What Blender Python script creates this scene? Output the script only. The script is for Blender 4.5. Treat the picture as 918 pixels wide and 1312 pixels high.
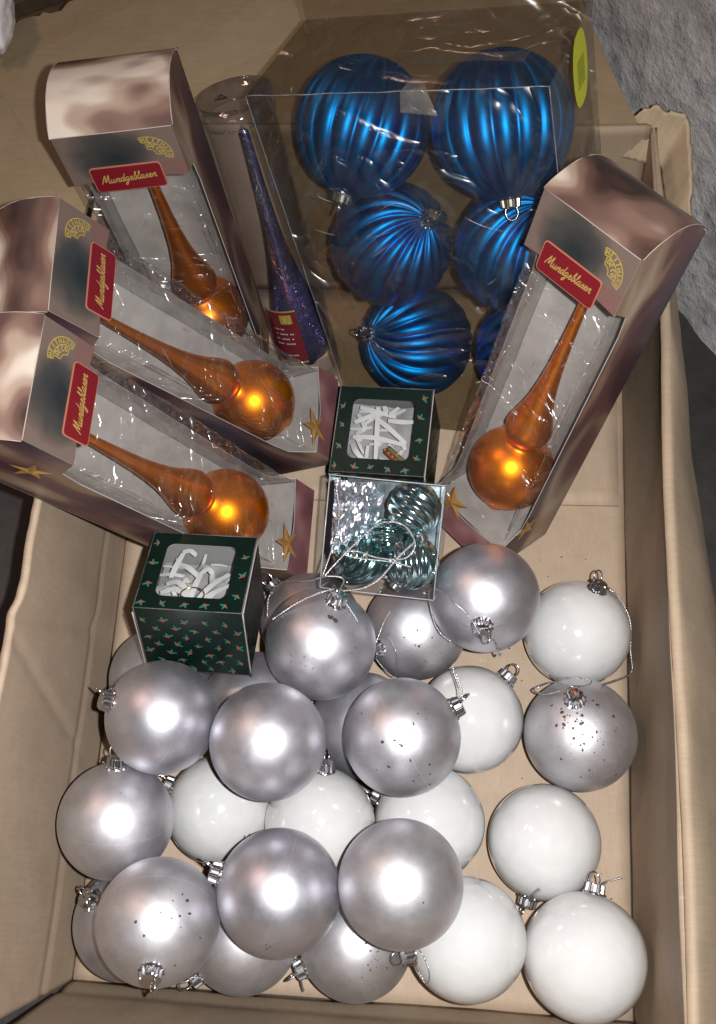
import bpy, bmesh, math, random
import numpy as np
from mathutils import Vector, Matrix, noise

random.seed(7)
sc = bpy.context.scene
for o in list(bpy.data.objects):
    bpy.data.objects.remove(o)
COL = sc.collection

# ------------------------------------------------------------------ camera
TILT, CAM_H, FPX = math.radians(24), 0.78, 1300.0
cam = bpy.data.objects.new('camera', bpy.data.cameras.new('camera'))
COL.objects.link(cam)
cam.location = (0, 0, CAM_H)
cam.rotation_euler = (TILT, 0, 0)
cam.data.sensor_fit = 'VERTICAL'
cam.data.sensor_height = 24
cam.data.lens = 24 * FPX / 1312
cam.data.clip_start = 0.02
cam.data.clip_end = 50
sc.camera = cam
# ------------------------------------------------------------------ world
world = bpy.data.worlds.new('World')
sc.world = world
world.use_nodes = True
bg = world.node_tree.nodes['Background']
bg.inputs[0].default_value = (0.92, 0.94, 1.0, 1)
bg.inputs[1].default_value = 0.035
# ------------------------------------------------------------------ lamps: the phone's flash and the room's ceiling lamp
fl = bpy.data.lights.new('flash', 'SPOT')
fl.energy = 29.0
fl.color = (1.0, 0.985, 0.975)
fl.spot_size = math.radians(112)
fl.spot_blend = 1.0
fl.shadow_soft_size = 0.005
flo = bpy.data.objects.new('flash', fl)
flo.location = (0.030, 0.004, CAM_H + 0.004)
flo.rotation_euler = (TILT - math.radians(9), 0, 0)
COL.objects.link(flo)
rl = bpy.data.lights.new('room_lamp', 'AREA')
rl.energy = 5.5
rl.color = (1.0, 0.62, 0.48)
rl.shape = 'DISK'
rl.size = 0.32
rlo = bpy.data.objects.new('room_lamp', rl)
rlo.location = (-1.06, 0.78, 1.62)
rlo.rotation_euler = (Vector((0, 0.15, 0.05)) - rlo.location).to_track_quat('-Z', 'Y').to_euler()
COL.objects.link(rlo)
# ------------------------------------------------------------------ exposure
sc.view_settings.view_transform = 'Standard'
sc.view_settings.look = 'None'
sc.view_settings.exposure = 0.0
sc.view_settings.gamma = 1.0
sc.view_settings.use_curve_mapping = False
sc.render.engine = 'CYCLES'
sc.cycles.use_denoising = True
sc.cycles.max_bounces = 7
sc.cycles.transparent_max_bounces = 20
sc.cycles.glossy_bounces = 4
sc.cycles.caustics_reflective = False
sc.cycles.caustics_refractive = False
sc.cycles.sample_clamp_indirect = 4.0

# ------------------------------------------------------------------ helpers
CAMP = Vector((0, 0, CAM_H))
FW = Vector((0, math.sin(TILT), -math.cos(TILT)))
UP = Vector((0, math.cos(TILT), math.sin(TILT)))
RT = Vector((1, 0, 0))


def ray(x, y):
    return FW + RT * ((x - 459) / FPX) - UP * ((y - 656) / FPX)


def at(x, y, z):
    """the point at height z above the carton floor seen at photo position x, y"""
    r = ray(x, y)
    return CAMP + r * ((z - CAM_H) / r.z)


def mesh_obj(name, verts, faces, mats, parent=None, idx=None, smooth=False):
    me = bpy.data.meshes.new(name)
    me.from_pydata([tuple(v) for v in verts], [], faces)
    for m in (mats if isinstance(mats, (list, tuple)) else [mats]):
        me.materials.append(m)
    if idx is not None:
        me.polygons.foreach_set('material_index', idx)
    if smooth:
        me.polygons.foreach_set('use_smooth', [True] * len(me.polygons))
    me.validate()
    me.update()
    o = bpy.data.objects.new(name, me)
    COL.objects.link(o)
    if parent:
        o.parent = parent
    return o


def inst(name, me, parent, mat=None):
    o = bpy.data.objects.new(name, me)
    COL.objects.link(o)
    if parent:
        o.parent = parent
    if mat is not None:
        o.matrix_local = mat
    return o


def thing(name, label, cat, mat=None, group=None):
    o = bpy.data.objects.new(name, None)
    o.empty_display_size = 0.01
    COL.objects.link(o)
    if mat is not None:
        o.matrix_world = mat
    tag(o, label, cat, group)
    return o


def tag(o, label, cat, group=None):
    o['label'] = label
    o['category'] = cat
    if group:
        o['group'] = group
    return o


def frame(R, t):
    m = Matrix([[R[i][0], R[i][1], R[i][2], t[i]] for i in range(3)] + [[0, 0, 0, 1]])
    return m


def prism(poly, thick, to3):
    """poly: list of (a,b); to3(a,b,h); outer face at h=0 (first), inner at h=-thick. returns verts, faces, idx (0 outer, 1 inner+edges)"""
    n = len(poly)
    v = [to3(a, b, 0) for a, b in poly] + [to3(a, b, -thick) for a, b in poly]
    f = [list(range(n)), list(range(2 * n - 1, n - 1, -1))]
    ix = [0, 1]
    for i in range(n):
        j = (i + 1) % n
        f.append([j, i, n + i, n + j])
        ix.append(1)
    return v, f, ix


def tube_mesh(path, rad, seg=6, closed=False, rads=None):
    P = [Vector(p) for p in path]
    n = len(P)
    vs, fs = [], []
    prev = None
    for i, p in enumerate(P):
        if closed:
            t = (P[(i + 1) % n] - P[i - 1])
        else:
            t = (P[min(i + 1, n - 1)] - P[max(i - 1, 0)])
        t.normalize()
        if prev is None:
            a = t.orthogonal().normalized()
        else:
            a = (prev - t * prev.dot(t))
            a = a.normalized() if a.length > 1e-6 else t.orthogonal().normalized()
        prev = a
        b = t.cross(a)
        r = rads[i] if rads else rad
        for k in range(seg):
            th = 2 * math.pi * k / seg
            vs.append(p + (a * math.cos(th) + b * math.sin(th)) * r)
    m = n if closed else n - 1
    for i in range(m):
        for k in range(seg):
            i2 = (i + 1) % n
            k2 = (k + 1) % seg
            fs.append([i * seg + k, i * seg + k2, i2 * seg + k2, i2 * seg + k])
    if not closed:
        fs.append(list(range(seg))[::-1])
        fs.append([(n - 1) * seg + k for k in range(seg)])
    return vs, fs


def catmull(pts, k=8, closed=False):
    P = [Vector(p) for p in pts]
    n = len(P)
    out = []
    rng = range(n) if closed else range(n - 1)
    for i in rng:
        p0 = P[i - 1] if (closed or i > 0) else P[0] * 2 - P[1]
        p1, p2 = P[i], P[(i + 1) % n]
        p3 = P[(i + 2) % n] if (closed or i + 2 < n) else P[-1] * 2 - P[-2]
        for j in range(k):
            t = j / k
            out.append(0.5 * ((2 * p1) + (p2 - p0) * t + (2 * p0 - 5 * p1 + 4 * p2 - p3) * t * t + (3 * p1 - p0 - 3 * p2 + p3) * t ** 3))
    if not closed:
        out.append(P[-1])
    return out


def cord_geo(path, rad):
    """a twisted two-strand cord along a path"""
    P = catmull(path, 14)
    # resample
    L = [0]
    for i in range(1, len(P)):
        L.append(L[-1] + (P[i] - P[i - 1]).length)
    n = max(8, int(L[-1] / 0.0007))
    Q = []
    j = 0
    for i in range(n + 1):
        s = L[-1] * i / n
        while j < len(L) - 2 and L[j + 1] < s:
            j += 1
        u = (s - L[j]) / max(1e-9, L[j + 1] - L[j])
        Q.append(P[j].lerp(P[j + 1], min(1, u)))
    V, Fc = [], []
    for ph in (0, math.pi):
        R = []
        prev = None
        for i, p in enumerate(Q):
            t = (Q[min(i + 1, n)] - Q[max(i - 1, 0)]).normalized()
            a = t.orthogonal().normalized() if prev is None else (prev - t * prev.dot(t)).normalized()
            prev = a
            b = t.cross(a)
            th = ph + i * 1.05
            R.append(p + (a * math.cos(th) + b * math.sin(th)) * rad * 0.55)
        v, f = tube_mesh(R, rad * 0.62, 4)
        off = len(V)
        V += v
        Fc += [[x + off for x in q] for q in f]
    return V, Fc


def cord(name, path, rad, mat, parent):
    v, f = cord_geo(path, rad)
    return mesh_obj(name, v, f, mat, parent, smooth=True)


def lathe(prof, seg, axis_off=(0, 0)):
    """profile [(r, y)], around the local y axis"""
    vs, fs = [], []
    for r, y in prof:
        for k in range(seg):
            th = 2 * math.pi * k / seg
            vs.append((axis_off[0] + r * math.cos(th), y, axis_off[1] + r * math.sin(th)))
    for i in range(len(prof) - 1):
        for k in range(seg):
            k2 = (k + 1) % seg
            fs.append([i * seg + k, (i + 1) * seg + k, (i + 1) * seg + k2, i * seg + k2])
    fs.append(list(range(seg)))
    fs.append([(len(prof) - 1) * seg + k for k in range(seg)][::-1])
    return vs, fs


# ------------------------------------------------------------------ materials
class NT:
    def __init__(s, name):
        s.m = bpy.data.materials.new(name)
        s.m.use_nodes = True
        s.t = s.m.node_tree
        s.t.nodes.clear()
        s.out = s.n('ShaderNodeOutputMaterial')

    def n(s, typ, **kw):
        nd = s.t.nodes.new(typ)
        for k, v in kw.items():
            if isinstance(k, str) and k.startswith('i_'):
                nd.inputs[k[2:].replace('_', ' ')].default_value = v
            else:
                setattr(nd, k, v)
        return nd

    def l(s, a, b):
        s.t.links.new(a, b)
        return b.node

    def bsdf(s, color=None, rough=0.5, metal=0.0, **kw):
        p = s.n('ShaderNodeBsdfPrincipled')
        if color is not None:
            p.inputs['Base Color'].default_value = (*color, 1)
        p.inputs['Roughness'].default_value = rough
        p.inputs['Metallic'].default_value = metal
        for k, v in kw.items():
            p.inputs[k.replace('_', ' ')].default_value = v
        s.l(p.outputs[0], s.out.inputs[0])
        return p

    def co(s, scale=(1, 1, 1), kind='Object', rot=(0, 0, 0), loc=(0, 0, 0)):
        tc = s.n('ShaderNodeTexCoord')
        mp = s.n('ShaderNodeMapping')
        mp.inputs['Scale'].default_value = scale
        mp.inputs['Rotation'].default_value = rot
        mp.inputs['Location'].default_value = loc
        s.l(tc.outputs[kind], mp.inputs[0])
        return mp.outputs[0]

    def noise(s, vec, scale, detail=3, rough=0.5, dist=0.0):
        nd = s.n('ShaderNodeTexNoise')
        nd.inputs['Scale'].default_value = scale
        nd.inputs['Detail'].default_value = detail
        nd.inputs['Roughness'].default_value = rough
        nd.inputs['Distortion'].default_value = dist
        s.l(vec, nd.inputs['Vector'])
        return nd.outputs['Fac']

    def ramp(s, fac, stops, interp='LINEAR'):
        r = s.n('ShaderNodeValToRGB')
        r.color_ramp.interpolation = interp
        while len(r.color_ramp.elements) < len(stops):
            r.color_ramp.elements.new(0.5)
        for e, (p, c) in zip(r.color_ramp.elements, stops):
            e.position = p
            e.color = (*c, 1) if len(c) == 3 else c
        s.l(fac, r.inputs[0])
        return r.outputs[0]

    def mix(s, fac, a, b, blend='MIX'):
        m = s.n('ShaderNodeMix', data_type='RGBA', blend_type=blend)
        for sock, v in ((m.inputs[0], fac), (m.inputs[6], a), (m.inputs[7], b)):
            if isinstance(v, (int, float)):
                sock.default_value = v
            elif isinstance(v, tuple):
                sock.default_value = (*v, 1) if len(v) == 3 else v
            else:
                s.l(v, sock)
        return m.outputs[2]

    def math(s, op, a, b=0.0, clamp=False):
        m = s.n('ShaderNodeMath', operation=op, use_clamp=clamp)
        for sock, v in ((m.inputs[0], a), (m.inputs[1], b)):
            if isinstance(v, (int, float)):
                sock.default_value = v
            else:
                s.l(v, sock)
        return m.outputs[0]

    def bump(s, h, strength, dist=0.001, normal=None):
        b = s.n('ShaderNodeBump')
        b.inputs['Strength'].default_value = strength
        b.inputs['Distance'].default_value = dist
        s.l(h, b.inputs['Height'])
        if normal is not None:
            s.l(normal, b.inputs['Normal'])
        return b.outputs[0]


def simple(name, color, rough=0.5, metal=0.0, **kw):
    t = NT(name)
    t.bsdf(color, rough, metal, **kw)
    return t.m


def m_cardboard(name, base, rot=(0, 0, 0), lines=(1, 0, 0)):
    t = NT(name)
    p = t.bsdf(None, 0.62)
    p.inputs['Specular IOR Level'].default_value = 0.35
    v = t.co()
    big = t.noise(v, 7, 4, 0.6)
    mid = t.noise(v, 45, 3, 0.6)
    fine = t.noise(t.co((1, 1, 1), rot=rot), 900, 2, 0.7)
    fib = t.noise(t.co((12 if lines[0] else 1, 12 if lines[1] else 1, 12 if lines[2] else 1)), 60, 2, 0.6)
    c1 = tuple(x * 0.84 for x in base)
    c2 = tuple(min(1, x * 1.13) for x in base)
    col = t.ramp(big, [(0.3, c1), (0.7, c2)])
    col = t.mix(0.42, col, t.ramp(mid, [(0.35, tuple(x * 0.8 for x in base)), (0.7, tuple(x * 1.1 for x in base))]))
    col = t.mix(0.16, col, t.ramp(fine, [(0.3, tuple(x * 0.55 for x in base)), (0.7, tuple(x * 1.3 for x in base))]))
    col = t.mix(0.11, col, t.ramp(fib, [(0.35, tuple(x * 0.6 for x in base)), (0.65, tuple(x * 1.2 for x in base))]))
    # a few stains
    st = t.ramp(t.noise(t.co((1, 1, 1), loc=(3, 1, 2)), 16, 5, 0.7, 0.6), [(0.6, (0, 0, 0)), (0.75, (1, 1, 1))])
    col = t.mix(t.math('MULTIPLY', st, 0.28), col, tuple(x * 0.55 for x in base))
    # scuffs
    scf = t.ramp(t.noise(t.co((1, 6, 3), loc=(9, 4, 2), rot=(0.3, 0.2, 0.5)), 40, 3, 0.6, 1.0), [(0.68, (0, 0, 0)), (0.72, (1, 1, 1))])
    col = t.mix(t.math('MULTIPLY', scf, 0.3), col, tuple(min(1, x * 1.5) for x in base))
    t.l(col, p.inputs['Base Color'])
    w = t.n('ShaderNodeTexWave', wave_type='BANDS', bands_direction='X' if lines[0] else ('Y' if lines[1] else 'Z'))
    w.inputs['Scale'].default_value = 45
    w.inputs['Distortion'].default_value = 1.5
    w.inputs['Detail'].default_value = 1
    t.l(v, w.inputs['Vector'])
    b1 = t.bump(w.outputs['Fac'], 0.035, 0.001)
    b2 = t.bump(t.noise(v, 14, 4, 0.6), 0.09, 0.006, b1)
    b3 = t.bump(fine, 0.22, 0.0006, b2)
    t.l(b3, p.inputs['Normal'])
    return t.m


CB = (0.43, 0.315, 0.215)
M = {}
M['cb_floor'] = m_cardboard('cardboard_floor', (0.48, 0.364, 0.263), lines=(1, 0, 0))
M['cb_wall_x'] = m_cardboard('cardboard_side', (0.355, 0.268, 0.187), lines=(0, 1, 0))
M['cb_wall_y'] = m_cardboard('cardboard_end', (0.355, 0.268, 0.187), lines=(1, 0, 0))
M['cb_left_lit'] = m_cardboard('cardboard_left_lit', (0.475, 0.36, 0.26), lines=(0, 1, 0))  # lighter copy of the cardboard: the flash's stronger light here is in the colour
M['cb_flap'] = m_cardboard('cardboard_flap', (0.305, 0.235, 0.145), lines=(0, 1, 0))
M['cb_torn'] = m_cardboard('cardboard_torn', (0.46, 0.36, 0.24), lines=(1, 0, 0))


def m_concrete():
    t = NT('rough_plaster')
    p = t.bsdf(None, 0.75)
    v = t.co()
    a = t.noise(v, 9, 6, 0.65)
    b = t.noise(v, 55, 5, 0.7)
    col = t.ramp(a, [(0.3, (0.30, 0.295, 0.29)), (0.5, (0.42, 0.415, 0.41)), (0.72, (0.55, 0.54, 0.535))])
    col = t.mix(0.45, col, t.ramp(b, [(0.35, (0.22, 0.22, 0.225)), (0.65, (0.64, 0.63, 0.62))]))
    spots = t.ramp(t.noise(t.co(loc=(5, 2, 1)), 120, 2, 0.6), [(0.70, (0, 0, 0)), (0.74, (1, 1, 1))])
    col = t.mix(t.math('MULTIPLY', spots, 0.5), col, (0.13, 0.12, 0.11))
    t.l(col, p.inputs['Base Color'])
    vo = t.n('ShaderNodeTexVoronoi')
    vo.inputs['Scale'].default_value = 38
    t.l(t.co((1, 1, 1.4)), vo.inputs['Vector'])
    b1 = t.bump(a, 0.35, 0.02)
    b2 = t.bump(b, 0.75, 0.006, b1)
    b3 = t.bump(vo.outputs['Distance'], 0.3, 0.006, b2)
    t.l(b3, p.inputs['Normal'])
    return t.m


M['plaster'] = m_concrete()


def m_ground():
    t = NT('dark_floor')
    p = t.bsdf(None, 0.7)
    v = t.co()
    t.l(t.ramp(t.noise(v, 8, 6, 0.7), [(0.3, (0.018, 0.016, 0.014)), (0.7, (0.05, 0.046, 0.042))]), p.inputs['Base Color'])
    t.l(t.bump(t.noise(v, 60, 4), 0.4, 0.004), p.inputs['Normal'])
    return t.m


M['ground'] = m_ground()


def m_wood():
    t = NT('old_brown_board')
    p = t.bsdf(None, 0.6)
    v = t.co((1, 9, 1), rot=(0, 0, 0.5))
    t.l(t.ramp(t.noise(v, 18, 5, 0.6, 0.5), [(0.3, (0.055, 0.038, 0.022)), (0.7, (0.12, 0.085, 0.05))]), p.inputs['Base Color'])
    return t.m


M['wood'] = m_wood()


def m_silver(name, amount):
    t = NT(name)
    p = t.bsdf(None, 0.45, 0.92)
    oi = t.n('ShaderNodeObjectInfo')
    add = t.n('ShaderNodeVectorMath', operation='ADD')
    sc_ = t.n('ShaderNodeVectorMath', operation='SCALE')
    cmb = t.n('ShaderNodeCombineXYZ')
    for i in range(3):
        t.l(oi.outputs['Random'], cmb.inputs[i])
    t.l(cmb.outputs[0], sc_.inputs[0])
    sc_.inputs['Scale'].default_value = 37.0
    t.l(t.co(), add.inputs[0])
    t.l(sc_.outputs[0], add.inputs[1])
    v = add.outputs[0]
    cloud = t.noise(v, 2.2, 4, 0.6)
    col = t.ramp(cloud, [(0.3, (0.585, 0.59, 0.63)), (0.7, (0.70, 0.705, 0.745))])
    gr = t.noise(v, 60, 2, 0.6)
    col = t.mix(0.12, col, t.ramp(gr, [(0.35, (0.35, 0.34, 0.36)), (0.65, (0.75, 0.74, 0.76))]))
    # rubbed dull patches
    dull = t.ramp(t.noise(v, 3.0, 5, 0.7, 0.8), [(0.55, (0, 0, 0)), (0.75, (1, 1, 1))])
    col = t.mix(t.math('MULTIPLY', dull, 0.35), col, (0.56, 0.545, 0.575))
    # hair scratches
    wv = t.n('ShaderNodeTexVoronoi', feature='DISTANCE_TO_EDGE')
    wv.inputs['Scale'].default_value = 1.4
    dn = t.n('ShaderNodeVectorMath', operation='MULTIPLY')
    dn.inputs[1].default_value = (0.35, 1.6, 0.8)
    t.l(v, dn.inputs[0])
    t.l(dn.outputs[0], wv.inputs['Vector'])
    scr = t.math('LESS_THAN', wv.outputs['Distance'], 0.0035)
    scr = t.math('MULTIPLY', scr, t.math('GREATER_THAN', t.noise(v, 2.7, 1), 0.56))
    col = t.mix(t.math('MULTIPLY', scr, 0.55), col, (0.85, 0.84, 0.86))
    t.l(col, p.inputs['Base Color'])
    # moulding seam round the equator, broken by wear
    sx = t.n('ShaderNodeSeparateXYZ')
    t.l(t.co(), sx.inputs[0])
    seam = t.math('LESS_THAN', t.math('ABSOLUTE', t.math('SUBTRACT', sx.outputs[2], 0.02)), 0.0055)
    seam = t.math('MULTIPLY', seam, t.ramp(t.noise(v, 1.6, 3), [(0.42, (0,) * 3), (0.52, (1,) * 3)]))
    col = t.mix(t.math('MULTIPLY', seam, 0.55), col, (0.93, 0.93, 0.95))
    # dust
    du = t.ramp(t.noise(v, 42, 3, 0.7), [(0.66, (0,) * 3), (0.72, (1,) * 3)])
    col = t.mix(t.math('MULTIPLY', du, 0.22), col, (0.86, 0.85, 0.86))
    tint = t.mix(oi.outputs['Random'], (0.97, 0.96, 1.0), (1.0, 0.985, 0.975))
    col = t.mix(1.0, col, tint, 'MULTIPLY')
    t.l(col, p.inputs['Base Color'])
    t.l(t.math('ADD', t.ramp(cloud, [(0.3, (0.38,) * 3), (0.7, (0.47,) * 3)]), t.math('MULTIPLY', oi.outputs['Random'], 0.09)), p.inputs['Roughness'])
    t.l(t.bump(t.noise(v, 90, 2), 0.06, 0.004), p.inputs['Normal'])
    return t.m


M['chip'] = simple('bare_plastic_chip', (0.055, 0.045, 0.042), 0.5)
M['silver'] = m_silver('satin_silver', 0)
M['silver_few'] = m_silver('satin_silver_chipped', 0.16)
M['silver_many'] = m_silver('satin_silver_flaking', 0.42)


def m_white():
    t = NT('white_gloss')
    p = t.bsdf((0.80, 0.80, 0.775), 0.10)
    p.inputs['Coat Weight'].default_value = 0.6
    p.inputs['Coat Roughness'].default_value = 0.05
    p.inputs['Subsurface Weight'].default_value = 0.0
    v = t.co()
    t.l(t.ramp(t.noise(v, 2.5, 4, 0.6), [(0.3, (0.62, 0.625, 0.622)), (0.7, (0.665, 0.67, 0.668))]), p.inputs['Base Color'])
    n = t.bump(t.noise(v, 2.5, 1), 0.03, 0.03)
    t.l(n, p.inputs['Normal'])
    t.l(n, p.inputs['Coat Normal'])
    return t.m


M['white'] = m_white()
M['chrome'] = simple('cap_metal', (0.62, 0.62, 0.64), 0.18, 1.0)
M['wire'] = simple('dark_wire', (0.2, 0.19, 0.19), 0.35, 1.0)
M['gold_wire'] = simple('gold_wire', (0.6, 0.45, 0.2), 0.25, 1.0)


def m_cord():
    t = NT('silver_cord')
    p = t.bsdf(None, 0.28, 0.85)
    t.l(t.ramp(t.noise(t.co(), 1400, 2), [(0.35, (0.25, 0.25, 0.26)), (0.6, (0.85, 0.85, 0.87))]), p.inputs['Base Color'])
    return t.m


M['cord'] = m_cord()


def m_satin(name, dark, lite, rough, sc=4, coat=0.0, metal=1.0):
    t = NT(name)
    p = t.bsdf(None, rough, metal)
    p.inputs['Coat Weight'].default_value = coat
    p.inputs['Coat Roughness'].default_value = 0.12
    v = t.co()
    t.l(t.ramp(t.noise(v, sc, 4, 0.6), [(0.3, dark), (0.7, lite)]), p.inputs['Base Color'])
    t.l(t.bump(t.noise(v, sc * 60, 2), 0.05, 0.0004), p.inputs['Normal'])
    return t.m


M['blue'] = m_satin('satin_blue', (0.001, 0.135, 0.48), (0.002, 0.205, 0.64), 0.45)
M['orange'] = m_satin('satin_orange', (0.92, 0.235, 0.002), (1.0, 0.30, 0.003), 0.37, 12, metal=0.93)


def m_film(name, tint, milky, gloss, rough, bumps=((90, 0.5, 0.003), (25, 0.4, 0.004)), mcol=(0.8, 0.8, 0.82)):
    t = NT(name)
    v = t.co()
    nrm = None
    for s_, st, d in bumps:
        rd_ = t.math('ABSOLUTE', t.math('SUBTRACT', t.noise(v, s_, 2, 0.5, 1.2), 0.5))
        nrm = t.bump(t.math('POWER', t.math('ADD', rd_, 0.001), 0.6), st, d, nrm)
    tr = t.n('ShaderNodeBsdfTransparent')
    tr.inputs[0].default_value = (*tint, 1)
    gl = t.n('ShaderNodeBsdfGlossy')
    gl.inputs['Roughness'].default_value = rough
    gl.inputs['Color'].default_value = (1, 1, 1, 1)
    if nrm is not None:
        t.l(nrm, gl.inputs['Normal'])
    lw = t.n('ShaderNodeLayerWeight')
    lw.inputs['Blend'].default_value = 0.25
    fac = t.math('ADD', t.math('MULTIPLY', lw.outputs['Facing'], gloss), 0.035, True)
    mx = t.n('ShaderNodeMixShader')
    t.l(fac, mx.inputs[0])
    t.l(tr.outputs[0], mx.inputs[1])
    t.l(gl.outputs[0], mx.inputs[2])
    df = t.n('ShaderNodeBsdfDiffuse')
    df.inputs[0].default_value = (*mcol, 1)
    m2 = t.n('ShaderNodeMixShader')
    cl = t.math('MULTIPLY', t.ramp(t.noise(v, 30, 4, 0.65, 1.2), [(0.35, (0.35,) * 3), (0.75, (1.4,) * 3)]), milky)
    t.l(cl, m2.inputs[0])
    t.l(mx.outputs[0], m2.inputs[1])
    t.l(df.outputs[0], m2.inputs[2])
    t.l(m2.outputs[0], t.out.inputs[0])
    return t.m


M['film'] = m_film('window_film', (0.96, 0.95, 0.94), 0.015, 0.40, 0.24, ((16, 0.9, 0.02), (38, 0.5, 0.006)))
M['film_smoky'] = m_film('package_plastic', (0.765, 0.74, 0.665), 0.007, 0.28, 0.30, ((9, 0.7, 0.04), (22, 0.3, 0.01)))
M['film_clear'] = m_film('clear_box_plastic', (0.90, 0.92, 0.93), 0.008, 0.30, 0.05, ((40, 0.3, 0.002),))
M['film_tube'] = m_film('tube_plastic', (0.90, 0.89, 0.90), 0.012, 0.5, 0.08, ((40, 0.3, 0.002),))
M['edge'] = simple('plastic_edge', (0.38, 0.39, 0.41), 0.2, 0.0)

PRINT = [(0.30, (0.035, 0.02, 0.018)), (0.40, (0.10, 0.055, 0.042)), (0.49, (0.19, 0.115, 0.09)), (0.57, (0.36, 0.27, 0.21)), (0.66, (0.60, 0.52, 0.44))]


def m_print_lid():
    t = NT('printed_lid')
    p = t.bsdf(None, 0.42)
    v = t.co((1, 1, 1), loc=(0.3, 0.1, 0.7))
    oi = t.n('ShaderNodeObjectInfo')
    va = t.n('ShaderNodeVectorMath', operation='ADD')
    cx = t.n('ShaderNodeCombineXYZ')
    t.l(t.math('MULTIPLY', oi.outputs['Random'], 3.0), cx.inputs[0])
    t.l(t.co((1.0, 1.0, 1.5), loc=(0.31, 0.12, 0.64), rot=(0, 0.5, 0)), va.inputs[0])
    t.l(cx.outputs[0], va.inputs[1])
    f = t.noise(va.outputs[0], 22, 1.0, 0.4, 0.0)
    col = t.ramp(f, PRINT, 'EASE')
    g = t.noise(t.co((1, 1, 2.5), loc=(2, 2, 0)), 26, 1)
    col = t.mix(t.math('MULTIPLY', t.ramp(g, [(0.5, (0,) * 3), (0.7, (1,) * 3)]), 0.5), col, (0.10, 0.05, 0.05))
    wear = t.ramp(t.noise(t.co(), 260, 3, 0.7), [(0.72, (0,) * 3), (0.78, (1,) * 3)])
    col = t.mix(t.math('MULTIPLY', wear, 0.25), col, (0.7, 0.66, 0.62))
    t.l(col, p.inputs['Base Color'])
    t.l(t.bump(t.noise(t.co(), 25, 3), 0.25, 0.004), p.inputs['Normal'])
    return t.m


def m_print_front(w, L, s):
    t = NT('printed_front')
    p = t.bsdf(None, 0.4)
    tc = t.n('ShaderNodeTexCoord')
    sp = t.n('ShaderNodeSeparateXYZ')
    t.l(tc.outputs['Object'], sp.inputs[0])
    u = t.math('DIVIDE', sp.outputs[0], w)
    vv = t.math('DIVIDE', t.math('SUBTRACT', sp.outputs[1], L - s), s)
    du = t.math('DIVIDE', t.math('SUBTRACT', u, 0.45), 0.40)
    dv = t.math('DIVIDE', t.math('SUBTRACT', vv, 0.45), 0.75)
    r = t.math('SQRT', t.math('ADD', t.math('MULTIPLY', du, du), t.math('MULTIPLY', dv, dv)))
    r = t.math('ADD', r, t.math('MULTIPLY', t.math('SUBTRACT', t.noise(t.co(), 40, 2), 0.5), 0.7))
    col = t.ramp(r, [(0.20, (0.018, 0.024, 0.027)), (0.65, (0.055, 0.052, 0.048)), (1.0, (0.16, 0.115, 0.095))])
    red = t.ramp(t.math('ADD', vv, t.math('MULTIPLY', u, -0.35)), [(-0.0, (1, 1, 1)), (0.0, (1, 1, 1)), (0.02, (0, 0, 0))])
    col = t.mix(t.math('MULTIPLY', red, 0.4), col, (0.22, 0.07, 0.07))
    wear = t.ramp(t.noise(t.co(), 300, 3, 0.7), [(0.70, (0,) * 3), (0.76, (1,) * 3)])
    col = t.mix(t.math('MULTIPLY', wear, 0.3), col, (0.6, 0.57, 0.55))
    t.l(col, p.inputs['Base Color'])
    t.l(t.bump(t.noise(t.co(), 30, 3), 0.2, 0.003), p.inputs['Normal'])
    return t.m


def m_print_side():
    t = NT('printed_side')
    p = t.bsdf(None, 0.42)
    f = t.noise(t.co((1, 0.55, 1.6), loc=(1.3, 0.7, 0.2)), 17, 1.5, 0.4, 0.5)
    col = t.ramp(f, [(0.32, (0.022, 0.016, 0.022)), (0.43, (0.07, 0.032, 0.036)), (0.52, (0.13, 0.06, 0.058)), (0.60, (0.28, 0.18, 0.12)), (0.70, (0.45, 0.36, 0.26))], 'EASE')
    h = t.noise(t.co((1, 0.7, 1.4), loc=(5, 3, 1)), 14, 1)
    col = t.mix(t.math('MULTIPLY', t.ramp(h, [(0.52, (0,) * 3), (0.68, (1,) * 3)]), 0.6), col, (0.09, 0.075, 0.10))
    wear = t.ramp(t.noise(t.co(), 240, 3, 0.7), [(0.72, (0,) * 3), (0.78, (1,) * 3)])
    col = t.mix(t.math('MULTIPLY', wear, 0.2), col, (0.6, 0.55, 0.52))
    t.l(col, p.inputs['Base Color'])
    t.l(t.bump(t.noise(t.co(), 22, 3), 0.3, 0.004), p.inputs['Normal'])
    return t.m


def m_print_bottom():
    t = NT('printed_foot_strip')
    p = t.bsdf(None, 0.42)
    t.l(t.ramp(t.noise(t.co((1, 1, 1), loc=(4, 2, 6)), 28, 1), [(0.3, (0.10, 0.045, 0.055)), (0.5, (0.24, 0.10, 0.105)), (0.7, (0.34, 0.20, 0.19))]), p.inputs['Base Color'])
    return t.m


TW, TD, TL_, TS, TB, TVB = 0.0739, 0.0674, 0.3052, 0.040, 0.030, 0.069
M['p_lid'] = m_print_lid()
M['p_front'] = m_print_front(TW, TL_, TS)
M['p_side'] = m_print_side()
M['p_foot'] = m_print_bottom()


def m_card():
    t = NT('white_card')
    p = t.bsdf(None, 0.6)
    t.l(t.ramp(t.noise(t.co(), 35, 4, 0.6), [(0.3, (0.34, 0.315, 0.295)), (0.7, (0.47, 0.44, 0.42))]), p.inputs['Base Color'])
    t.l(t.bump(t.noise(t.co(), 40, 3), 0.3, 0.003), p.inputs['Normal'])
    return t.m


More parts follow.
